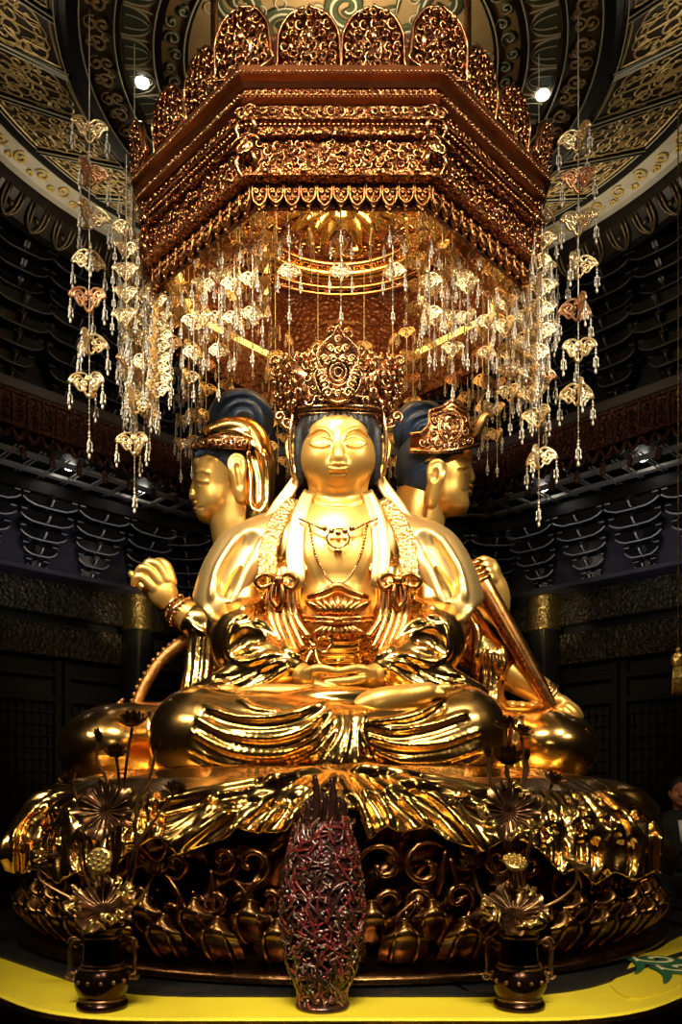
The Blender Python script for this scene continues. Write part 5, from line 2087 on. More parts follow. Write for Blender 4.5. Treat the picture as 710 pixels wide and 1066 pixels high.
    b = MB()
    for q, oo in ((0, .82), (1, .50)):
        hh = (A_W - oo) * math.tan(PI / 8)
        w.box(b, 0, oo, 4.70, 2 * hh, .03, .03, 0)
        w.box(b, 0, oo - .06, 4.70, 2 * hh, .012, .02, 0)
    for k in range(-7, 8):
        u = k * .23
        for dd in (-.02, .02):
            p0, p1 = w.p(u + dd, .30, 4.70), w.p(u + dd, .93, 4.70)
            b.tube([p0, p1], .010, 4)
    structure(b.build('trim_10', 'rail_grey', smooth=False))
    b = MB()
    w.box(b, 0, .48, 4.78, 2 * half - .3, .9, .03, 0)
    structure(b.build('trim_11', 'wall_dark', smooth=False))
    for u in (-.9, .15, .95):
        b = MB()
        b.lathe([(0, 4.735), (.035, 4.735), (.048, 4.745), (.05, 4.765)], 14, w.p(u, .66, 0))
        structure(b.build('trim_12', 'lamp_white'))


M['door_wood'] = mat('near_black_door_wood', (0.006, 0.005, 0.004), 0.0, 0.4, (0.009, 0.007, 0.005), 10, coat=.2)
for sd in ('left', 'right', 'back'):
    hall_wall(sd)

# upper tier: large bracket sets under the ceiling ring, on a shorter octagon
A_U = 3.75
for side, ang in (('left', -PI / 4), ('right', PI / 4), ('back', 0), ('far_left', -PI / 2), ('far_right', PI / 2)):
    w = Wall(ang, A_U)
    hu = A_U * math.tan(PI / 8)
    b = MB()
    w.box(b, 0, -.05, 5.95, 2 * hu + .08, .10, 1.5, 0)
    structure(b.build('wall_upper_' + side, 'wall_dark', smooth=False))
    b = MB()
    w.box(b, 0, .12, 5.20, 2 * hu, .30, .10, .01)
    structure(b.build('trim_13', 'upper_soffit', smooth=False))
    if side in ('far_left', 'far_right'):
        continue
    ks = [k for k in range(-3, 4) if abs(k * .5) <= hu - .3]
    if side == 'left':
        ks.reverse()
    for i, k in enumerate(ks):
        for zz, sc in ((5.27, 1.0), (5.78, .92)):
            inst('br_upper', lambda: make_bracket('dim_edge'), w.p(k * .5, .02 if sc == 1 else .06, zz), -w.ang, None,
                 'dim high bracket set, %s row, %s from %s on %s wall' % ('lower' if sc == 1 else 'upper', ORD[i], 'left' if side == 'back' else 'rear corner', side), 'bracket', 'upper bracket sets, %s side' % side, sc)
b = MB()
ro, k = [], 96
vs = [(3.05 * math.cos(2 * PI * i / k), 5 + 3.05 * math.sin(2 * PI * i / k), 6.62) for i in range(k)] + [(8 * math.cos(2 * PI * i / k), 5 + 8 * math.sin(2 * PI * i / k), 6.62) for i in range(k)]
b.add(vs, [(i, k + i, k + (i + 1) % k, (i + 1) % k) for i in range(k)])
structure(b.build('ceiling_outer', 'wall_dark', smooth=False))
b = MB()
b.lathe([(0.01, 6.60), (3.2, 6.60), (3.2, 6.7), (0.01, 6.7)], 48, (0, 5, 0))
structure(b.build('ceiling_slab', 'wall_dark', smooth=False))
M['upper_soffit'].use_fake_user = True
# ---------------------------------------------------------------- crystal strands hanging under the canopy
M['filigree'] = mat('pale_gilt_filigree', (0.92, 0.78, 0.50), 0.85, 0.28, (0.80, 0.58, 0.30), 9)
M['filigree_pink'] = mat('rosy_gilt_filigree', (0.66, 0.36, 0.20), 0.75, 0.34, (0.55, 0.28, 0.14), 9)
M['crystal'] = mat('clear_crystal', (0.55, 0.52, 0.46), 0.0, 0.06, coat=1.0, ior=1.7)
M['cord'] = mat('silver_cord', (0.70, 0.66, 0.58), 0.6, 0.35)


def wing_mb(s, rot):
    """one pierced scrolled wing in the plane turned by rot about the cord"""
    b = MB()
    e = np.array((math.cos(rot), math.sin(rot), 0))
    z = np.array((0, 0, 1.0))

    def q(x, y):
        return e * x * s + z * y * s
    out = [(.0, .055), (.03, .075), (.065, .066), (.098, .040), (.112, .004), (.090, .012), (.070, -.006), (.052, -.028), (.030, -.020), (.012, -.050), (.0, -.03)]
    b.tube(cat_path([q(*p) for p in out], 22), .0075 * s, 5)
    for (x, y, r, hd, a0) in ((.055, .030, .030, 1, 0), (.024, .022, .020, -1, 2), (.083, .022, .017, -1, 1), (.032, -.006, .015, 1, 3), (.014, .050, .012, 1, 1), (.062, .002, .013, -1, 4)):
        b.tube(spiral(q(x, y), e, z, r * s, 1.4, 12, hd, a0), [.006 * s, .0085 * s, .008 * s], 5)
    return b, q(.106, .0)


def drop_mb(b, p, s, n=3):
    """a little chain ending in three faceted drops"""
    z = np.array((0, 0, -1.0))
    b.tube([p, p + z * .05 * s], .002, 4)
    for k in range(n):
        b.ball(p + z * (.016 + .017 * k) * s, .0075 * s, 5, 4)
    c = p + z * .060 * s
    b.ball(c, (.011 * s, .011 * s, .007 * s), 6, 4)
    for k in range(3):
        a = k * 2 * PI / 3 + .5
        d = c + np.array((math.cos(a) * .013 * s, math.sin(a) * .013 * s, 0))
        b.tube([d, d + z * .035 * s], .003 * s, 4)
        b.ball(d + z * .042 * s, (.0065 * s, .0065 * s, .012 * s), 5, 4)
    b.tube([c, c + z * .06 * s], .0022, 4)
    b.ball(c + z * .072 * s, (.008 * s, .008 * s, .015 * s), 6, 4)


def make_strand(key, n, gap, s, wings=3, lead=.1, m2='filigree'):
    """cord with n medallions, each with crystal drops; hangs down from the origin"""
    def mk():
        root = bpy.data.objects.new('crystal_strand', None)
        link(root)
        b = MB()
        L = lead + n * gap
        b.tube([(0, 0, 0), (0, 0, -L * .5), (0, 0, -L)], .0028, 5)
        for k in range(int(L / .022)):
            if k % 5:
                b.ball((0, 0, -k * .022), .0042, 5, 4)
        b.build('cord', 'cord', root)
        d = MB()
        drop_mb(d, np.array((0, 0, -L)), s * 1.1, 3)
        d.build('end_drop', 'crystal', root)
        r2 = random.Random(n * 7 + wings)
        tassels = []
        for k in range(n):
            z = -(lead + k * gap)
            m = MB()
            dr = MB()
            ro = r2.uniform(0, 6.3)
            for q in range(wings):
                wm, tip = wing_mb(s * (1.0 - .06 * (k % 2)), ro + q * 2 * PI / wings)
                m.merge(wm)
                if key.startswith('long'):
                    one = MB()
                    drop_mb(one, tip, s, 3)
                    tassels.append((k, one))
                else:
                    drop_mb(dr, tip, s, 3)
            m.ball((0, 0, .06 * s), .010 * s, 6, 4)
            m.ball((0, 0, -.045 * s), .009 * s, 6, 4)
            o = m.build('medallion', m2 if k % 3 == 1 else 'filigree', root)
            o.location = (0, 0, z)
            if dr.v:
                dr.build('crystal_drops', 'crystal', o)
            for kk, one in tassels:
                if kk == k:
                    one.build('crystal_tassel', 'crystal', o)
        return root
    return mk


MK = {'long': make_strand('long', 7, .235, 1.0, 3, .74, 'filigree_pink'), 'longer': make_strand('longer', 7, .235, .96, 3, .95, 'filigree_pink'), 'mid': make_strand('mid', 4, .17, .64, 3, .35, 'filigree_pink'),
      'short': make_strand('short', 3, .17, .62, 3, .22, 'filigree_pink'), 'tiny': make_strand('tiny', 2, .15, .52, 2, .55), 'rich': make_strand('rich', 5, .125, .72, 3, .42)}


def strand(key, x, d, ztop, label, group=None, rz=None):
    return inst('st_' + key, MK[key], (x, d, ztop), rnd.uniform(0, 6.28) if rz is None else rz, None, label, 'crystal strand', group)


def strand_px(key, px, ybot, d, label, group=None):
    """place a strand so that it ends at ybot"""
    L = {'long': .74 + 7 * .235 + .14, 'longer': .95 + 7 * .235 + .14, 'mid': .35 + 4 * .17 + .1, 'short': .22 + 3 * .17 + .09, 'tiny': .55 + .30 + .07, 'rich': .42 + .625 + .1}[key]
    p = W(px, ybot, d)
    return strand(key, p[0], d, p[2] + L, label, group)


def strands():
    strand_px('long', 93, 474, 4.55, 'longest crystal strand with open filigree medallions, hanging alone left of the canopy')
    strand_px('long', 602, 482, 4.55, 'longest crystal strand with open filigree medallions, hanging alone right of the canopy')
    strand_px('longer', 140, 532, 4.75, 'crystal strand reaching lowest on the left, above the raised golden hand')
    strand_px('longer', 561, 546, 4.75, 'crystal strand reaching lowest on the right, beside the crowned profile head')
    r2 = random.Random(31)
    for side, cx in (('left', 155), ('right', 546)):
        for k, px in enumerate(sorted(cx + r2.uniform(-24, 22) for _ in range(16))):
            yb = 470 + r2.uniform(-75, 12) - abs(px - cx) * 1.2
            strand_px('rich', px, yb, 4.75 + r2.uniform(-.22, .35), 'dense crystal strand, %s from the left in the thick %s cluster' % (ORD[k], side), 'crystal strands in the %s cluster' % side)
        for k in range(4):
            px = cx + (1 if side == 'left' else -1) * (32 + k * 9 + r2.uniform(-4, 4))
            strand_px('mid', px, 496 - k * 7 + r2.uniform(-14, 10), 5.5 + r2.uniform(-.2, .5), 'slender crystal strand, %s inward from the thick %s cluster' % (ORD[k], side), 'slender strands behind the %s cluster' % side)
    # rows inside the canopy
    for i in range(8):
        a = i * PI / 4
        nx, ny = math.sin(a), -math.cos(a)
        tx, ty = math.cos(a), math.sin(a)
        nm = ('front', 'front right', 'right', 'back right', 'back', 'back left', 'left', 'front left')[i]
        n = (3, 3, 2, 2, 2, 2, 2, 3)[i]
        for k in range(n):
            u = (k - (n - 1) / 2) * (.26 if n == 3 else .36)
            ap = .90
            strand('mid' if (k + i) % 2 and i not in (0,) else 'short', nx * ap + tx * u, 5 + ny * ap + ty * u, 4.93 if i else 4.80,
                   'crystal strand inside the %s side of the canopy, %s along it' % (nm, ORD[k]), 'crystal strands inside the %s side' % nm)
        strand('rich' if i in (1, 7) else 'tiny', nx * .62, 5 + ny * .62, 5.24, 'small crystal strand round the gold ring, %s middle' % nm, 'strands under the gold ring')
        for k in (-1, 1):
            strand('tiny', nx * .66 + tx * .16 * k, 5 + ny * .66 + ty * .16 * k, 5.27, 'tiny crystal strand under the gold ring, %s part, %s of its pair' % (nm, 'first' if k < 0 else 'second'), 'strands under the gold ring')
    # two larger bouquets of medallions that hang in the front corners
    for px, nm in ((228, 'left'), (470, 'right')):
        for k in (0, 2, 4):
            strand_px('mid', px + (k - 2) * 8 + r2.uniform(-2, 2), 418 - abs(k - 2) * 16, 4.35 + r2.uniform(-.1, .1), 'crystal strand, %s of three in the bunch at the front %s corner' % (ORD[k // 2], nm), 'strands in the front %s bunch' % nm)
    for px, d in ((298, 6.1), (306, 6.0), (405, 6.1), (414, 6.0)):
        strand_px('mid', px, 520, d, 'crystal strand beside the crowned front head, on its %s, the %s one' % ('left' if px < 352 else 'right', 'outer' if px in (298, 414) else 'inner'), 'strands beside the front head, %s of it' % ('left' if px < 352 else 'right'))


strands()
# ---------------------------------------------------------------- vases of gilt lotus on the front edge
M['vase_dark'] = mat('dark_polished_bronze', (0.050, 0.022, 0.012), 0.9, 0.20, (0.035, 0.016, 0.010), 8)
M['stem'] = mat('brown_gilt_stem', (0.32, 0.17, 0.07), 0.9, 0.32, (0.22, 0.11, 0.045), 14)
M['lotus_dark'] = mat('dark_bronze_lotus', (0.13, 0.065, 0.03), 0.95, 0.28, (0.20, 0.10, 0.04), 16)
M['lotus_gold'] = mat('gold_leaf_lotus', (0.82, 0.60, 0.20), 0.95, 0.30, (0.62, 0.40, 0.12), 16)
M['lotus_mix'] = mat('dark_lotus_leaf_gold_flecked', (0.16, 0.08, 0.03), 0.95, 0.28, (0.62, 0.42, 0.13), 26)
VD = 2.86


def vase(px, label):
    c = W(px, 1046, VD)
    c[2] = PZ
    v = thing('lotus_vase', c, label, 'vase')
    b = MB()
    prof = [(0, 0), (.086, 0), (.090, .010), (.088, .020), (.078, .028), (.070, .036), (.082, .052), (.094, .080), (.096, .105), (.086, .130), (.072, .145), (.066, .17), (.062, .24), (.064, .262), (.078, .278), (.090, .285), (.090, .291), (.078, .289), (.058, .278), (.054, .22), (0, .20)]
    b.lathe(prof, 36, mod=lambda a, z: 1 + (.012 * math.cos(12 * a) if .05 < z < .13 else 0))
    b.build('body', 'vase_dark', v)
    b = MB()
    for z, r, t in ((.034, .074, .006), (.142, .076, .005), (.155, .070, .004), (.252, .064, .005)):
        b.tube([(r * math.cos(a), r * math.sin(a), z) for a in np.linspace(0, 2 * PI, 32, endpoint=False)], t, 6, closed=True)
    for k in range(14):
        a = k * PI / 7
        b.ball((.096 * math.cos(a), .096 * math.sin(a), .103), .008, 6, 4)
    b.build('bands', 'stem', v)
    for s in (-1, 1):
        b = MB()
        b.tube(cat_path([(s * .064, 0, .225), (s * .095, 0, .236), (s * .112, 0, .20), (s * .110, 0, .15), (s * .112, 0, .125), (s * .096, 0, .118), (s * .090, 0, .128)], 22), [.007, .009, .008, .006], 7)
        b.tube(spiral((s * .098, 0, .225), (s, 0, 0), (0, 0, 1), .024, 1.3, 14), .005, 5)
        b.tube(spiral((s * .112, 0, .112), (s, 0, 0), (0, 0, -1), .016, 1.2, 12), .004, 5)
        b.build('scroll_handle', 'stem', v)
    return v


def petal_pts(b, c, ax, out, L, w, curl=.3, n=7):
    """a cupped petal: starts at c, runs along out bending towards ax"""
    side = np.cross(ax, out)
    vs = []
    m = 5
    for j in range(n):
        t = j / (n - 1)
        ww = w * math.sin(PI * (.16 + .84 * t) ** .9) if t < 1 else 0.0
        p = c + out * L * (t - curl * t * t * .5) + ax * L * (curl * t * t)
        for i in range(m):
            u = i / (m - 1) * 2 - 1
            vs.append(p + side * u * ww + ax * abs(u) ** 2 * ww * .35)
    base = len(vs)
    vs += [q - ax * .0025 - out * .001 for q in vs]
    fs = []
    for j in range(n - 1):
        for i in range(m - 1):
            a = j * m + i
            fs.append((a, a + 1, a + m + 1, a + m))
            fs.append((base + a, base + a + m, base + a + m + 1, base + a + 1))
    b.add(vs, fs)


def frame(ax):
    ax = np.array(ax, float)
    ax /= np.linalg.norm(ax)
    u = np.cross(ax, (0, 1.0, .1))
    u /= np.linalg.norm(u)
    return ax, u, np.cross(ax, u)


def bloom(kind, c, ax, s):
    """mesh builder of one head (world coordinates)"""
    b = MB()
    ax, u, w = frame(ax)
    d = lambda a: u * math.cos(a) + w * math.sin(a)
    if kind == 'flower':
        for n, tilt, L in ((8, .25, 1.0), (8, .75, .92), (6, 1.25, .72)):
            for k in range(n):
                a = k * 2 * PI / n + tilt
                out = d(a) * math.cos(tilt) + ax * math.sin(tilt)
                nn = ax * math.cos(tilt) - d(a) * math.sin(tilt)
                petal_pts(b, c + d(a) * s * .12, nn, out, s * L, s * .26, .35)
        b.ball(c + ax * s * .25, s * .2, 8, 6)
    elif kind == 'leaf':
        N, R = 60, 8
        vs = []
        for j in range(R + 1):
            for i in range(N):
                a = 2 * PI * i / N
                t = j / R
                r = s * t * (1 + .10 * math.sin(5 * a + 1) * t + .06 * math.sin(13 * a) * t)
                h = s * (.34 * t * t + .17 * t * t * math.sin(7 * a + 2 * math.sin(2 * a)) + .06 * t * math.cos(22 * a) - .3 * max(0, t - .8) * 2)
                vs.append(c + d(a) * r + ax * h)
        b0 = len(vs)
        vs += [v - ax * .004 for v in vs]
        fs = []
        for j in range(R):
            for i in range(N):
                q = (j * N + i, j * N + (i + 1) % N, (j + 1) * N + (i + 1) % N, (j + 1) * N + i)
                fs += [q, tuple(b0 + x for x in q[::-1])]
        b.add(vs, fs)
        for k in range(18):
            a = k * 2 * PI / 18
            b.tube([c + d(a) * s * t * .95 + ax * (s * (.32 * t * t + .05 * t) + .004) for t in (.05, .3, .6, .9)], [.0045, .0035, .002], 5)
    elif kind == 'pod':
        prof = [(.15, -.75), (.45, -.45), (.85, -.1), (1.0, .08), (.95, .2), (.7, .24), (0, .2)]
        vs, N = [], 20
        for r, z in prof:
            for i in range(N):
                vs.append(c + d(2 * PI * i / N) * r * s * (1 + .04 * math.cos(2 * PI * i / N * 9)) + ax * z * s)
        fs = [(j * N + i, j * N + (i + 1) % N, (j + 1) * N + (i + 1) % N, (j + 1) * N + i) for j in range(len(prof) - 1) for i in range(N)]
        b.add(vs, fs)
        for rr, n in ((0, 1), (.38, 6), (.74, 11)):
            for k in range(n):
                b.ball(c + d(2 * PI * k / max(n, 1) + rr) * rr * s + ax * s * .25, s * .13, 6, 4)
    elif kind == 'bud':
        for n, L, tl in ((5, 1.0, 1.35), (5, .8, 1.15)):
            for k in range(n):
                a = k * 2 * PI / n + L
                out = d(a) * math.cos(tl) + ax * math.sin(tl)
                nn = ax * math.cos(tl) - d(a) * math.sin(tl)
                petal_pts(b, c - ax * s * .4 + d(a) * s * .06, -nn if False else nn, out, s * 1.5 * L, s * .34, .1)
        b.ball(c + ax * s * .1, (s * .30,) * 3, 8, 6)
        b.ball(c + ax * s * .5, (s * .2,) * 3, 8, 6)
    elif kind == 'curl':                       # crumpled folded leaf
        vs, n, m = [], 14, 12
        for j in range(m + 1):
            for i in range(n + 1):
                x = (i / n - .5) * 2
                y = j / m - .5
                vs.append(c + u * s * x * (1 - .3 * y * y) + w * s * (y * .55 + .16 * math.sin(5 * x + 4 * y)) + ax * s * (.22 * math.sin(7 * x + 2 * y) + .14 * math.cos(9 * y + 3 * x)))
        b0 = len(vs)
        vs += [v - ax * .004 for v in vs]
        fs = []
        for j in range(m):
            for i in range(n):
                a = j * (n + 1) + i
                q = (a, a + 1, a + n + 2, a + n + 1)
                fs += [q, tuple(b0 + t for t in q[::-1])]
        b.add(vs, fs)
    return b


def lotus(side, kind, head, s, ax, stem, m, label, rad=.0055):
    """one lotus stem standing in a vase; head and stem points are (px, py[, depth])"""
    names = {'flower': ('lotus_flower', 'blossom'), 'leaf': ('lotus_leaf', 'leaf_blade'), 'pod': ('lotus_seed_pod', 'seed_head'), 'bud': ('lotus_bud', 'bud'), 'curl': ('lotus_leaf', 'leaf_blade')}
    vx = 106.5 if side == 'left' else 540.5
    P = [W(*(p if len(p) == 3 else (p[0], p[1], VD))) for p in [head] + stem]
    base = W(vx + (stem[-1][0] - vx) * .25, 985, VD)
    base[2] = PZ + .215
    neck = W(vx + (stem[-1][0] - vx) * .35, 962, VD)
    neck[2] = PZ + .29
    root = thing(names[kind][0], base, label, {'flower': 'lotus flower', 'leaf': 'lotus leaf', 'curl': 'lotus leaf', 'pod': 'seed pod', 'bud': 'lotus bud'}[kind])
    b = MB()
    b.tube(cat_path(P + [neck, base], 30), rad, 7)
    b.build('stem', 'stem', root)
    bloom(kind, P[0], ax, s * VD / F).build(names[kind][1], 'lotus_dark' if m == 'lotus_mix' else m, root)
    if m == 'lotus_mix':                       # crumpled gilt edge on parts of the rim
        g = MB()
        nn, u, w = frame(ax)
        r3 = random.Random(int(head[0]))
        q = s * VD / F
        for k in range(46):
            a = k * 2 * PI / 46
            if math.sin(3 * a + 1.2) < -.25:
                continue
            c = P[0] + (u * math.cos(a) + w * math.sin(a)) * q * r3.uniform(.74, 1.06) + nn * q * r3.uniform(.2, .34)
            g.tube(cat_path([c + np.array([r3.uniform(-1, 1) * q * .16 for _ in range(3)]) for _ in range(4)], 9), [.003, .007, .008, .003], 5, flat=.6)
        g.build('gilt_rim', 'lotus_gold', root)
    shift_children(root)


vase(106.5, 'dark bronze vase with scroll handles at the left end of the altar front')
vase(540.5, 'dark bronze vase with scroll handles at the right end of the altar front')
for a in (
        ('flower', (138, 756), 21, (0, -.35, 1), [(131, 800), (124, 880)], 'lotus_dark', 'open dark lotus flower standing highest in the left vase'),
        ('flower', (121, 787, 2.80), 15, (.1, -.5, .8), [(124, 820), (121, 890)], 'lotus_dark', 'small dark lotus flower just under the highest one, left vase'),
        ('bud', (103, 768), 11, (-.2, -.1, 1), [(101, 791), (112, 816), (118, 880)], 'lotus_dark', 'slim lotus bud on a hooked stem, upper part of the left vase'),
        ('flower', (74, 813), 15, (-.5, -.5, .7), [(82, 838), (98, 890)], 'lotus_dark', 'dark lotus flower leaning out to the left, left vase'),
        ('leaf', (110, 845, 2.76), 29, (0, -1, .45), [(112, 880, 2.82), (112, 920)], 'lotus_dark', 'large dark ruffled lotus leaf in the middle of the left vase'),
        ('bud', (163, 777), 10, (.15, -.1, 1), [(156, 808), (142, 842), (140, 905)], 'lotus_dark', 'lotus bud on a tall curved stem to the right, left vase'),
        ('flower', (182, 826), 17, (.3, -.3, 1), [(160, 855), (140, 885), (130, 925)], 'lotus_dark', 'star-shaped lotus flower farthest to the right, left vase'),
        ('pod', (104, 896, 2.72), 13.5, (-.1, -1, .2), [(106, 915, 2.80), (108, 940)], 'lotus_gold', 'round gold seed pod facing forward, left vase'),
        ('bud', (83, 873), 11, (-.2, -.2, 1), [(84, 900), (93, 922), (100, 945)], 'lotus_dark', 'short bud left of the round seed pod, left vase'),
        ('curl', (45, 897), 17, (-.2, -1, .3), [(41, 915), (68, 932), (92, 945)], 'lotus_dark', 'drooping folded lotus leaf at the far left, left vase'),
        ('leaf', (107, 946, 2.76), 33, (.05, -.62, .9), [(107, 958, 2.83)], 'lotus_mix', 'wide lotus leaf with gold rim at the mouth of the left vase'),
        ('flower', (160, 908), 15, (.3, -.5, .8), [(150, 930), (130, 950)], 'lotus_dark', 'dark lotus flower low on the right, left vase'),
        ('curl', (131, 934, 2.74), 12, (.2, -1, .2), [(126, 946)], 'lotus_gold', 'small crumpled gold leaf by the wide leaf, left vase')):
    lotus('left', *a)
for a in (
        ('flower', (527, 758), 17, (-.1, -.3, 1), [(527, 800), (534, 880)], 'lotus_dark', 'dark lotus flower standing highest in the right vase'),
        ('flower', (542, 765), 15, (.3, -.3, .9), [(546, 800), (540, 850)], 'lotus_dark', 'pointed dark lotus flower beside the highest one, right vase'),
        ('flower', (528, 792, 2.78), 19, (0, -.7, .7), [(530, 820), (536, 890)], 'lotus_dark', 'wide dark lotus flower above the big leaf, right vase'),
        ('bud', (508, 785), 9, (-.1, -.1, 1), [(511, 815), (526, 870)], 'lotus_dark', 'thin lotus bud left of the flowers, right vase'),
        ('bud', (548, 788), 9, (.1, -.1, 1), [(549, 805), (539, 826), (538, 890)], 'lotus_dark', 'lotus bud on a bent stem right of the flowers, right vase'),
        ('flower', (575, 815), 16, (.4, -.3, 1), [(566, 838), (556, 856), (545, 920)], 'lotus_dark', 'flat dark lotus flower farthest to the right, right vase'),
        ('leaf', (530, 846, 2.76), 29, (0, -1, .4), [(532, 880, 2.82), (536, 920)], 'lotus_mix', 'large ruffled lotus leaf with radiating veins in the middle of the right vase'),
        ('curl', (477, 834), 14, (-.1, -1, .3), [(486, 850), (505, 878), (520, 925)], 'lotus_dark', 'crumpled lotus leaf high on the left, right vase'),
        ('pod', (536, 898, 2.72), 13, (.1, -.5, .8), [(538, 920, 2.80), (539, 945)], 'lotus_gold', 'gold seed pod between the two big leaves, right vase'),
        ('flower', (492, 902), 16, (-.2, -.5, .8), [(500, 930), (520, 950)], 'lotus_dark', 'dark lotus flower low on the left, right vase'),
        ('curl', (599, 897), 17, (.2, -1, .3), [(600, 918), (586, 934), (560, 948)], 'lotus_gold', 'bright gold folded leaf at the far right, right vase'),
        ('leaf', (536, 950, 2.76), 31, (0, -.62, .9), [(538, 960, 2.83)], 'lotus_mix', 'wide lotus leaf with gold rim at the mouth of the right vase')):
    lotus('right', *a)


def coral_vase():
    c = W(335.5, 1046, VD)
    c[2] = PZ
    v = thing('carved_vase', c, 'tall pierced vase of dark red coral carving in the middle of the altar front', 'vase')
    sc = VD / F
    H = 200 * sc
    rp = lambda z: np.interp(z / H, [0, .02, .05, .10, .2, .35, .5, .65, .8, .92, 1.0], [26, 27, 25, 27, 36, 43, 45, 43.5, 38, 31, 27]) * sc
    b = MB()
    zs = np.linspace(.0, H * .97, 40)
    b.lathe([(0.001, 0)] + [(rp(z) * .93, z) for z in zs] + [(rp(zs[-1]) * .8, zs[-1]), (rp(zs[-1]) * .78, zs[-1] - .1), (.001, zs[-1] - .12)], 48,
            mod=lambda a, z: 1 + .03 * math.sin(7 * a + 40 * z) * math.sin(60 * z))
    b.build('body', 'vase_core', v)
    r2 = random.Random(8)
    for nm, m, n, rad, ln in (('coral_branches', 'coral_red', 300, .0062, 3), ('dark_branches', 'coral_dark', 300, .0075, 3), ('pale_branches', 'coral_pale', 330, .0042, 2)):
        b = MB()
        for k in range(n):
            z = r2.uniform(.03, H * .97)
            a = r2.uniform(0, 2 * PI)
            P = []
            da = r2.uniform(-.13, .13)
            dz = r2.uniform(-.016, .018)
            for q in range(ln + 1):
                z2 = min(max(z, .012), H * .99)
                r = rp(z2) * (.955 + .04 * r2.random())
                P.append((r * math.cos(a), r * math.sin(a), z2))
                da += r2.uniform(-.16, .16)
                dz += r2.uniform(-.02, .02)
                a += da
                z += dz
            b.tube(cat_path(P, 8), [rad * .6, rad, rad * .5], 5)
        b.build(nm, m, v)
    for nm, m, n in (('teal_inlay', 'bead_teal', 110), ('pale_inlay', 'coral_pale', 190), ('red_inlay', 'coral_red', 130)):
        b = MB()
        for k in range(n):
            z, a = r2.uniform(.03, H * .96), r2.uniform(0, 2 * PI)
            r = rp(z) * .99
            b.ball((r * math.cos(a), r * math.sin(a), z), r2.uniform(.003, .007), 6, 4)
        b.build(nm, m, v)
    # stalks that rise above the rim
    for x, y, h in ((-7, -.02, 42), (10, -.015, 40), (-16, .03, 16), (20, .02, 20), (2, .05, 24)):
        b = MB()
        x0 = x * sc
        P = [np.array((x0 * .9, y, H * .90)), np.array((x0, y, H * .97)), np.array((x0 + .006, y, H + h * sc * .45)), np.array((x0 - .002, y, H + h * sc))]
        b.tube(cat_path(P, 12), [.016, .019, .016, .007], 8)
        for q in range(6):
            p = cat_path(P, 12)[4 + q]
            b.tube([p, p + np.array((r2.choice((-1, 1)) * .018, r2.uniform(-.01, .01), .016))], [.008, .003], 5)
        b.build('coral_stalk', 'coral_dark', v)
    b = MB()
    b.lathe([(0, -.0), (.092, 0), (.096, .008), (.090, .018), (.080, .024), (0, .024)], 36)
    b.build('foot_ring', 'coral_dark', v)


M['vase_core'] = mat('dark_red_vase_body', (0.055, 0.012, 0.010), 0.3, 0.28, (0.02, 0.008, 0.007), 30, bump=.6, bscale=90, btype='carved', dist=.006)
M['coral_red'] = mat('dark_red_coral', (0.22, 0.028, 0.022), 0.25, 0.20, (0.12, 0.016, 0.014), 30, coat=.6)
M['coral_dark'] = mat('brown_black_coral', (0.075, 0.026, 0.016), 0.5, 0.24, (0.035, 0.014, 0.010), 30, coat=.4)
M['coral_pale'] = mat('pinkish_pale_coral', (0.42, 0.24, 0.18), 0.4, 0.22, (0.26, 0.12, 0.08), 40, coat=.4)
M['bead_teal'] = mat('teal_inlay_bead', (0.06, 0.13, 0.14), 0.3, 0.2, (0.32, 0.28, 0.14), 60, coat=.5)
coral_vase()

# ---------------------------------------------------------------- man in a dark suit at the right
M['suit'] = mat('black_suit_cloth', (0.004, 0.004, 0.0045), 0.0, 0.8, bump=.2, bscale=200, dist=.002)
M['shirt'] = mat('white_shirt_cloth', (0.62, 0.62, 0.64), 0.0, 0.7)
M['person_skin'] = mat('skin', (0.34, 0.13, 0.075), 0.0, 0.5, (0.30, 0.11, 0.06), 12)
M['person_hair'] = mat('black_short_hair', (0.006, 0.005, 0.005), 0.0, 0.5)


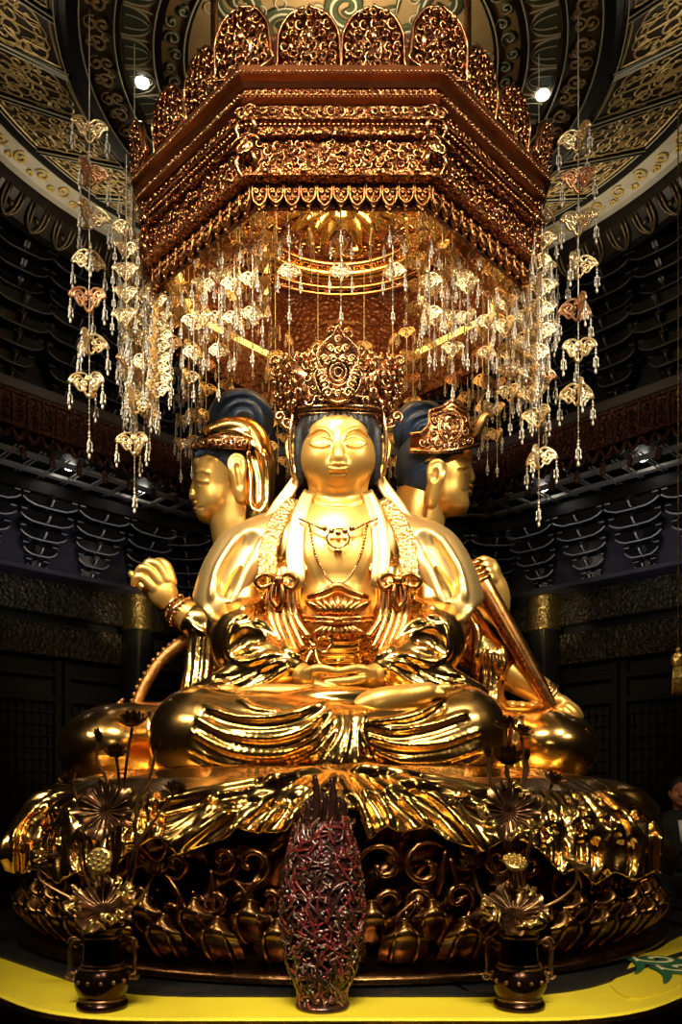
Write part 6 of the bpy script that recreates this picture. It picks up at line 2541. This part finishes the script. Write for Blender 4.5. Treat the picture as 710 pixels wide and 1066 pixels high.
def man():
    d = 6.28
    p0 = W(709, 830, d)
    root = thing('person', (p0[0], d, 0), 'man in a black suit and white shirt standing beside the altar, looking left', 'person', rz=-.35)
    root.scale = (.99,) * 3
    # trunk and legs in the suit
    S = SDF(axis((-.42, .012), .42), axis((-.30, .012), .30), axis((0.0, .014), 1.52))
    S.chain([(0, 0, 1.0), (0, 0, 1.2), (0, .01, 1.40)], [.15, .165, .14], .03)
    for s in (-1, 1):
        S.ell((s * .12, 0, 1.38), (.12, .095, .09), .06)
        S.chain([(s * .09, 0, .96), (s * .10, .0, .52), (s * .10, .02, .08)], [.105, .078, .062], .04)
        S.chain([(s * .21, 0, 1.38), (s * .26, .02, 1.10), (s * .235, -.08, .90)], [.07, .056, .046], .04)
        S.ell((s * .10, -.06, .05), (.052, .14, .05), .02)
    S.ell((0, 0, 1.10), (.17, .11, .20), .05)
    for zz in (1.05, 1.18, .6):
        S.ell((.0, -.14, zz), (.1, .03, .01), .02, 'cut')
    S.build('suit', 'suit', root)
    # head and neck, hands
    S = SDF(axis((-.36, .006), .36), axis((-.26, .006), .20), axis((.66, .006), 1.80))
    S.ell((0, -.005, 1.655), (.078, .095, .115), .02)
    S.ell((0, -.045, 1.60), (.058, .055, .062), .03)
    S.ell((0, -.085, 1.562), (.025, .022, .018), .02)
    S.cap((0, .01, 1.42), (0, 0, 1.56), .058, .055, .03)
    S.chain([(0, -.096, 1.675), (0, -.113, 1.645), (0, -.118, 1.635)], [.010, .014, .016], .012)
    for s in (-1, 1):
        S.ell((s * .032, -.092, 1.672), (.019, .012, .011), .008)
        S.ell((s * .034, -.094, 1.692), (.026, .012, .008), .012)
        S.ell((s * .081, .005, 1.645), (.012, .024, .034), .01)
        S.ell((s * .045, -.07, 1.62), (.03, .03, .035), .03)
        S.ell((s * .035, -.104, 1.668), (.013, .006, .003), .003, 'cut')
    S.ell((0, -.103, 1.603), (.024, .012, .007), .006)
    S.ell((0, -.102, 1.592), (.02, .012, .008), .006)
    S.ell((0, -.116, 1.5975), (.024, .012, .0025), .002, 'cut')
    for s in (-1, 1):
        c = np.array((s * .235, -.10, .86))
        S.cap(c + (0, .02, .05), c, .03, .034, .02)
        S.ell(c + np.array((0, -.01, -.035)), (.020, .040, .045), .02)
        for k in range(4):
            y = -.045 + .023 * k
            S.chain([c + np.array((0, y, -.06)), c + np.array((-s * .006, y - .004, -.10 + .004 * abs(k - 1))), c + np.array((-s * .022, y, -.125 + .006 * abs(k - 1)))], [.0105, .0095, .0075], .004)
        S.chain([c + np.array((0, -.045, -.02)), c + np.array((-s * .015, -.068, -.05)), c + np.array((-s * .02, -.07, -.075))], [.012, .011, .008], .006)
    S.build('body', 'person_skin', root)
    S = SDF(axis((-.13, .006), .13), axis((-.15, .006), .15), axis((1.55, .006), 1.81))
    S.ell((0, .010, 1.675), (.085, .104, .108), .01)
    S.ell((0, -.095, 1.635), (.078, .085, .090), .012, 'cut')
    S.ell((0, -.03, 1.57), (.12, .12, .065), .012, 'cut')
    S.build('hair', 'person_hair', root)
    b = MB()
    b.lathe([(.064, 1.44), (.072, 1.445), (.070, 1.475), (.062, 1.49), (.060, 1.475)], 24, (0, .008, 0))
    b.prism([(-.028, .05), (.028, .05), (.008, -.12), (-.008, -.12)], (0, -.150, 1.39), (1, 0, 0), (0, .18, 1), (0, -1, .18), .02)
    b.build('shirt', 'shirt', root)


man()


def tassel():
    c = W(706, 690, 5.2)
    root = thing('hanging_tassel', c, 'small gold tassel hanging in the dark at the right edge', 'tassel')
    b = MB()
    b.tube([(0, 0, 3.7), (0, 0, .08)], .004, 5)
    b.ball((0, 0, .08), .02, 8, 6)
    b.lathe([(0, .07), (.03, .06), (.045, .03), (.04, .01), (.045, -.01), (.03, -.03), (0, -.03)], 14)
    b.build('cord_and_bead', 'col_gold', root)
    b = MB()
    for k in range(22):
        a = k * 2 * PI / 22
        b.tube([(.028 * math.cos(a), .028 * math.sin(a), -.02), (.034 * math.cos(a), .034 * math.sin(a), -.10), (.036 * math.cos(a), .036 * math.sin(a), -.20)], .004, 4)
    b.build('fringe', 'col_gold', root)


tassel()
